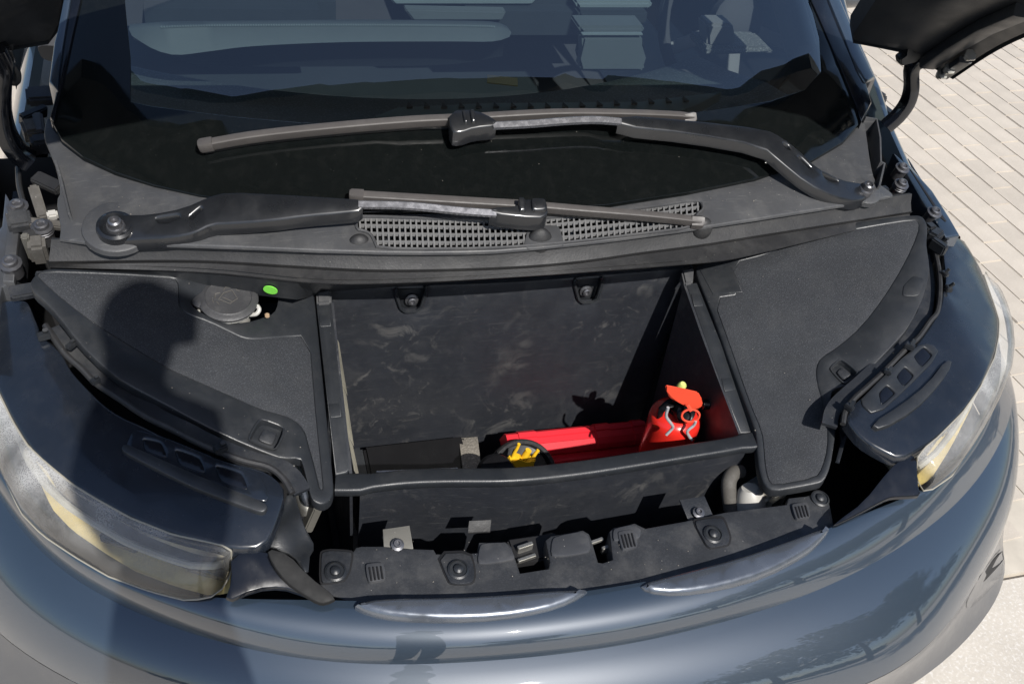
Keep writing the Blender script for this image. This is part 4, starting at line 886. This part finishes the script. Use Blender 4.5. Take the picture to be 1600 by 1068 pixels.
# ================================================================== THINGS IN THE TUB
ze = ZB+.001
eT = aty((1054,655), -.17); e0 = Vector((min(.240, eT.x+.05), -.165, ze)); EAX = (eT-e0).normalized(); eh = (eT-e0).length
ext = empty('fire_extinguisher', e0, 'small red fire extinguisher standing upright in the right end of the tub', 'fire extinguisher')
obj('bottle', lathe_bm([(.034, 0), (.041, .006), (.0415, .02), (.042, eh-.008), (.042, eh), (.041, eh+.007), (.038, eh+.013), (.032, eh+.018), (.023, eh+.022), (.016, eh+.024), (.015, eh+.030)], e0, EAX, 32), M_red, ext, 60)
top = e0+EAX*(eh+.022)
valve = obj('valve', lathe_bm([(.017, 0), (.017, .006), (.012, .010), (.012, .022), (.015, .024), (.015, .030), (.008, .034), (0, .034)], top, EAX, 20), M_shine, ext)
kn = aty((1072,645), -.195); obj('gauge', lathe_bm([(.016, -.012), (.017, 0), (.014, .004), (.011, .002), (0, .002)], kn, (.1, -1, .55), 20), M_shine, valve)
obj('carry_handle', sweep_bm(cat([aty(p, -.175) for p in [(1030,652),(1034,641),(1044,634),(1058,632),(1070,634)]], 5), lambda s: rrect(.009, .005, .3, 2), (0, -.3, 1)), M_shine, ext)
obj('lever', sweep_bm(cat([aty(p, -.165) for p in [(1032,640),(1050,626),(1080,628),(1099,632)]], 5), lambda s: rrect(.010, .004, .3, 2), (0, -.3, 1)), M_shine, ext)
tagp = [aty(p, -.195) for p in ([(1040,601),(1042,611),(1047,621),(1058,627),(1071,632),(1080,640),(1093,638),(1099,632),(1096,621),(1091,612),(1066,606)])]
obj('seal_tag', prism_bm(tagp, FW*.010, .002), M_redl, ext)
rc = aty((1079,649), -.212); rx = RT; ry = (UP*.75+FW*-.3).normalized()
obj('pin_ring', tube_bm([rc+rx*.0135*math.cos(a)+ry*.0105*math.sin(a) for a in [2*math.pi*k/28 for k in range(29)]], .0018, 6), M_redl, ext)
obj('tag_stem', tube_bm([aty((1074,632), -.202), aty((1080,642), -.210)], .003, 6), M_redl, ext)
for pts in ([(1044,636),(1041,650),(1049,662),(1051,668),(1041,679)], [(1087,657),(1084,664),(1074,673),(1076,680),(1081,687)]):
    obj('bracket_wire', tube_bm(cat([aty(p, -.218) for p in pts], 5), .0024, 8), M_chrome, ext)
obj('pressure_tip', lathe_bm([(.007, 0), (.007, .012), (.004, .016), (0, .016)], aty((1062,607), -.175), (0, -.3, 1), 12), M_pale, ext)
obj('nozzle', lathe_bm([(.008, 0), (.009, .010), (.005, .012), (0, .012)], aty((1098,631), -.18), (1, -.2, 0), 12), M_shine, ext)
# red folded warning triangle case
A1, B1 = aty((790,697), -.055), aty((1006,674), -.03); rb = empty('warning_triangle_case', ((A1+B1)/2).to_tuple(), 'long red plastic bar with grooves lying across the back of the tub', 'triangle case')
prof = [(a*.86, b*.86-.001) for a, b in [(-.024, -.02), (-.024, .008), (-.018, .016), (-.008, .016), (-.006, .013), (.006, .013), (.008, .016), (.020, .010), (.026, .0), (.026, -.008), (.022, -.02)]]
obj('case_body', sweep_bm([A1, A1.lerp(B1, .5), B1], lambda s: prof, (0, -.35, .95)), M_redp, rb, 25)
for u, v in ((.08, .20), (.62, .73), (.90, .98)): obj('grip', sweep_bm([A1.lerp(B1, u), A1.lerp(B1, v)], lambda s: [(a*1.04, b+.0028) for a, b in prof], (0, -.35, .95)), M_redp, rb, 25)
d = Vector((0, -.02, -.03)); obj('folded_leg', sweep_bm([A1+d, B1+d], lambda s: rrect(.022, .022, .2, 2), (0, 0, 1)), M_redp, rb)
# black tool case with webbing strap; bright tube paints its metal edge's highlight
tcase = empty('tool_case', (-.16, -.07, ze), 'shiny black tool case with a bright front edge in the left end of the tub', 'case')
zc = aty((620,690), -.005).z
q0 = [aty((566,693), 0), aty((722,684), 0)]; xl, xr = -.236, q0[1].x
obj('case_body', box_bm(((xl+xr)/2, -.050, (ze+zc)/2), (xr-xl, .09, zc-ze), Matrix.Rotation(.0, 3, 'Z'), .06), M_shine, tcase)
obj('metal_edge_highlight', tube_bm([aty((588,737), -.099), aty((715,732), -.097)], .0022, 8), M_chrome, tcase)
obj('case_end', box_bm((xl-.012, -.052, (ze+zc)/2-.003), (.022, .096, zc-ze+.004), bv=.2), M_plas2, tcase)
strap = tag(obj('webbing_strap', None or loft_bm([[aty((718,684), -.004), aty((746,682), -.004)], [aty((718,690), -.02), aty((747,688), -.02)], [aty((721,715), -.065), aty((750,713), -.065)], [aty((724,738), -.10), aty((752,738), -.10)], [aty((724,760), -.105), aty((752,760), -.105)]], thick=.004), M_strap), 'dusty grey webbing strap hanging over the end of the black tool case', 'strap')
# round black holder with a yellow clip and a black knob
hc = aty((817,742), -.115); hx = Vector((.06, -.62, .78)).normalized()
rnd = empty('round_holder', hc.to_tuple(), 'black round textured holder with a wide rim in the middle of the tub', 'holder')
obj('rim', lathe_bm([(.054, -.02), (.060, -.016), (.061, .002), (.058, .007), (.053, .006), (.051, 0), (.051, -.016)], hc, hx, 40), M_cloth, rnd, 60)
obj('base_dish', lathe_bm([(.052, -.014), (.053, -.008), (.03, -.011), (0, -.011)], hc, hx, 32), M_shine, rnd)
ye = empty('yellow_clip', hc.to_tuple(), 'yellow plastic three pronged clip sitting inside the round black holder', 'clip')
QH = hx.to_track_quat('Z', 'Y')
yc = aty((820,722), -.14)
for nm, px, r in (('middle_prong', [(812,735),(820,712),(826,703)], .0065), ('prong', [(797,725),(803,708),(808,700),(811,693)], .0032), ('prong', [(829,724),(834,712),(838,706),(841,703)], .0036)):
    P = resample([aty(p, -.14) for p in px], 6); obj(nm, tube_bm(P, lambda s, r=r: r*(1-.15*s), 10), M_yel, ye)
obj('clip_body', prism_bm([aty(p, -.148) for p in [(796,721),(812,716),(822,724),(838,718),(834,730),(832,742),(803,742)]], (0, .014, 0), .002), M_yel, ye)
kb = aty((776,740), -.165); tag(obj('black_knob', lathe_bm([(.020, -.02), (.030, -.012), (.033, 0), (.028, .009), (.014, .013), (0, .0135)], kb, (0, -.45, .9), 28), M_shine), 'glossy black domed knob in front of the round holder', 'knob')
# ================================================================== PHOTOGRAPHER (casts the shadow on the left cover) and trees behind
def skin(name, verts, edges, rad, m, label=None, cat_=None, par=None):
    me = bpy.data.meshes.new(name); me.from_pydata([Vector(v) for v in verts], edges, []); o = bpy.data.objects.new(name, me); C.objects.link(o)
    md = o.modifiers.new('skin', 'SKIN'); 
    for i, v in enumerate(me.skin_vertices[0].data): v.radius = (rad[i], rad[i])
    me.skin_vertices[0].data[0].use_root = True
    o.modifiers.new('sub', 'SUBSURF').render_levels = 2; me.materials.append(m)
    if label: tag(o, label, cat_)
    if par: o.parent = par
    return o
YB = -1.29      # the person stands in this plane, beside and behind the camera
def cast(px, f, y=YB):      # the point of that plane whose shadow falls where the photograph shows it
    q = on(px, f); return q-SUN*((q.y-y)/SUN.y)
f_low = lambda x, y: .815
H0 = cast((222,502), f_cover); nk = cast((207,592), f_cover); ch = cast((228,690), f_fender); wa = cast((258,840), f_low); hp = cast((256,965), f_low)
UPV = (H0-ch).normalized(); SD = Vector((1, 0, 0)); FD = Vector((0, 1, 0))
def bp(s_, d, f=0): return H0-UPV*d+SD*s_+FD*f
gx, gy = hp.x, hp.y; kn = hp.z*.52
V = [hp, wa, wa.lerp(ch, .5), ch, nk, H0-UPV*.03, H0+UPV*.045, cast((150,684), f_fender), cast((150,770), f_low), wa+Vector((-.045,0,-.02)), cast((318,676), f_cover), cast((328,745), f_fender), wa+Vector((.04,0,-.02)),
     hp+Vector((-.03,0,-.10)), Vector((gx-.04,gy-.02,kn)), Vector((gx-.045,gy-.06,.07)), Vector((gx-.06,gy+.06,.04)), hp+Vector((.03,0,-.10)), Vector((gx+.04,gy-.02,kn)), Vector((gx+.045,gy-.06,.07)), Vector((gx+.06,gy+.06,.04))]
Ed = [(0,1),(1,2),(2,3),(3,4),(4,5),(5,6),(3,7),(7,8),(8,9),(3,10),(10,11),(11,12),(0,13),(13,14),(14,15),(15,16),(0,17),(17,18),(18,19),(19,20)]
Rd = [.05,.052,.06,.06,.036,.052,.045,.038,.030,.022,.038,.030,.022,.055,.045,.036,.03,.055,.045,.036,.03]
person = skin('person', V, Ed, Rd, M_shirt, 'person in dark clothes and a peaked cap whose shadow falls on the left side cover', 'person')
capb = bmesh.new(); bmesh.ops.create_uvsphere(capb, u_segments=20, v_segments=10, radius=1)
for v in capb.verts: v.co = H0+UPV*(-.002+max(v.co.z, -.2)*.045)+SD*v.co.x*.054+FD*v.co.y*.075
prism_bm([bp(.02, .005, -.05), bp(.070, .016, -.03), bp(.072, .016, .05), bp(.02, .005, .07)], UPV*.008, bm=capb)
obj('cap', capb, M_cloth, person)
for i, s in ((9, -1), (12, 1)):       # hands hanging, slightly curled
    b = Vector(V[i]); hb_ = bmesh.new(); bmesh.ops.create_uvsphere(hb_, u_segments=12, v_segments=10, radius=1)
    for v in hb_.verts: v.co = b+Vector((v.co.x*.016, v.co.y*.030, -.045+v.co.z*.048))
    for f, L in enumerate((.058, .066, .062, .048)):
        p = b+Vector((0, -.021+.014*f, -.078)); tube_bm([p, p+Vector((-s*.006, 0, -L*.5)), p+Vector((-s*.022, 0, -L*.95))], lambda q: .0075-.002*q, 8, hb_)
    p = b+Vector((0, .024, -.03)); tube_bm([p, p+Vector((-s*.008, .018, -.026)), p+Vector((-s*.014, .020, -.055))], lambda q: .009-.002*q, 8, hb_)
    obj('hand', hb_, M_skin, person)
def leafmat(name, col):
    m = mat(name, col, .6, var=.35); return m
M_leaf = leafmat('leaf', (.055, .075, .030)); M_leaf2 = leafmat('leaf_dark', (.040, .058, .024))
def tree(x, y, h, cr, seed, m, label):
    r = random.Random(seed); t = empty('tree', (x, y, 0), label, 'tree', 'trees behind the photographer')
    b = bmesh.new(); base = Vector((x, y, 0)); tube_bm([base, base+Vector((.1, 0, h*.25)), base+Vector((0, .15, h*.5)), base+Vector((.1, 0, h*.8))], lambda s: .22*(1-.75*s)*h/8, 8, b); tips = []
    for q in range(9):
        a = r.uniform(0, 6.28); z = h*r.uniform(.35, .75); d = Vector((math.cos(a), math.sin(a), r.uniform(.2, .8))); L = cr*r.uniform(.5, .95); p0 = base+Vector((.05, .05, z)); p1 = p0+d*L; tube_bm([p0, p0.lerp(p1, .5)+Vector((0, 0, .1)), p1], lambda s: .07*(1-.7*s), 6, b); tips += [p1, p0.lerp(p1, .6)]
    obj('trunk', b, M_bark, t)
    vs, fs = [], []
    tips += [base+Vector((r.uniform(-.5, .5)*cr, r.uniform(-.5, .5)*cr, h*r.uniform(.6, 1))) for _ in range(8)]
    for c in tips:
        R_ = cr*r.uniform(.28, .48)
        for _ in range(230):
            v = Vector((r.gauss(0, 1), r.gauss(0, 1), r.gauss(0, .75))); v = v.normalized()*R_*r.random()**.4; p = c+v; a = Vector((r.gauss(0, 1), r.gauss(0, 1), r.gauss(0, 1))).normalized(); bb = a.orthogonal(); s = r.uniform(.07, .16); n = len(vs)
            vs += [p-a*s, p+bb*s*.5, p+a*s, p-bb*s*.5]; fs.append((n, n+1, n+2, n+3))
    obj('crown', (vs, [], fs), m, t, smooth=False)
tree(6.8, -6.5, 5.6, 2.2, 1, M_leaf, 'tall leafy tree mirrored in the right of the bumper'); tree(10, -5.5, 6.0, 2.4, 2, M_leaf2, 'broad dark tree mirrored at the bumper corner'); tree(2.2, -17, 5.5, 1.9, 3, M_leaf2, 'smaller tree mirrored low in the bumper'); tree(9.5, -15, 8, 2.8, 4, M_leaf, 'high rounded tree farthest behind the photographer')
def hedge():
    r = random.Random(5); vs, fs = [], []
    for _ in range(9000):
        x = r.uniform(-30, 30); p = Vector((x, -24+r.uniform(-1, 1)+.02*x*x*0, r.random()**.7*(1.7+.5*math.sin(x*.7)+.3*math.sin(x*2.1)))); a = Vector((r.gauss(0, 1), r.gauss(0, 1), r.gauss(0, 1))).normalized(); bb = a.orthogonal(); s = r.uniform(.12, .3); n = len(vs)
        vs += [p-a*s, p+bb*s*.6, p+a*s, p-bb*s*.6]; fs.append((n, n+1, n+2, n+3))
    return obj('bushes', (vs, [], fs), M_leaf2, None, smooth=False)
tag(hedge(), kind='stuff')
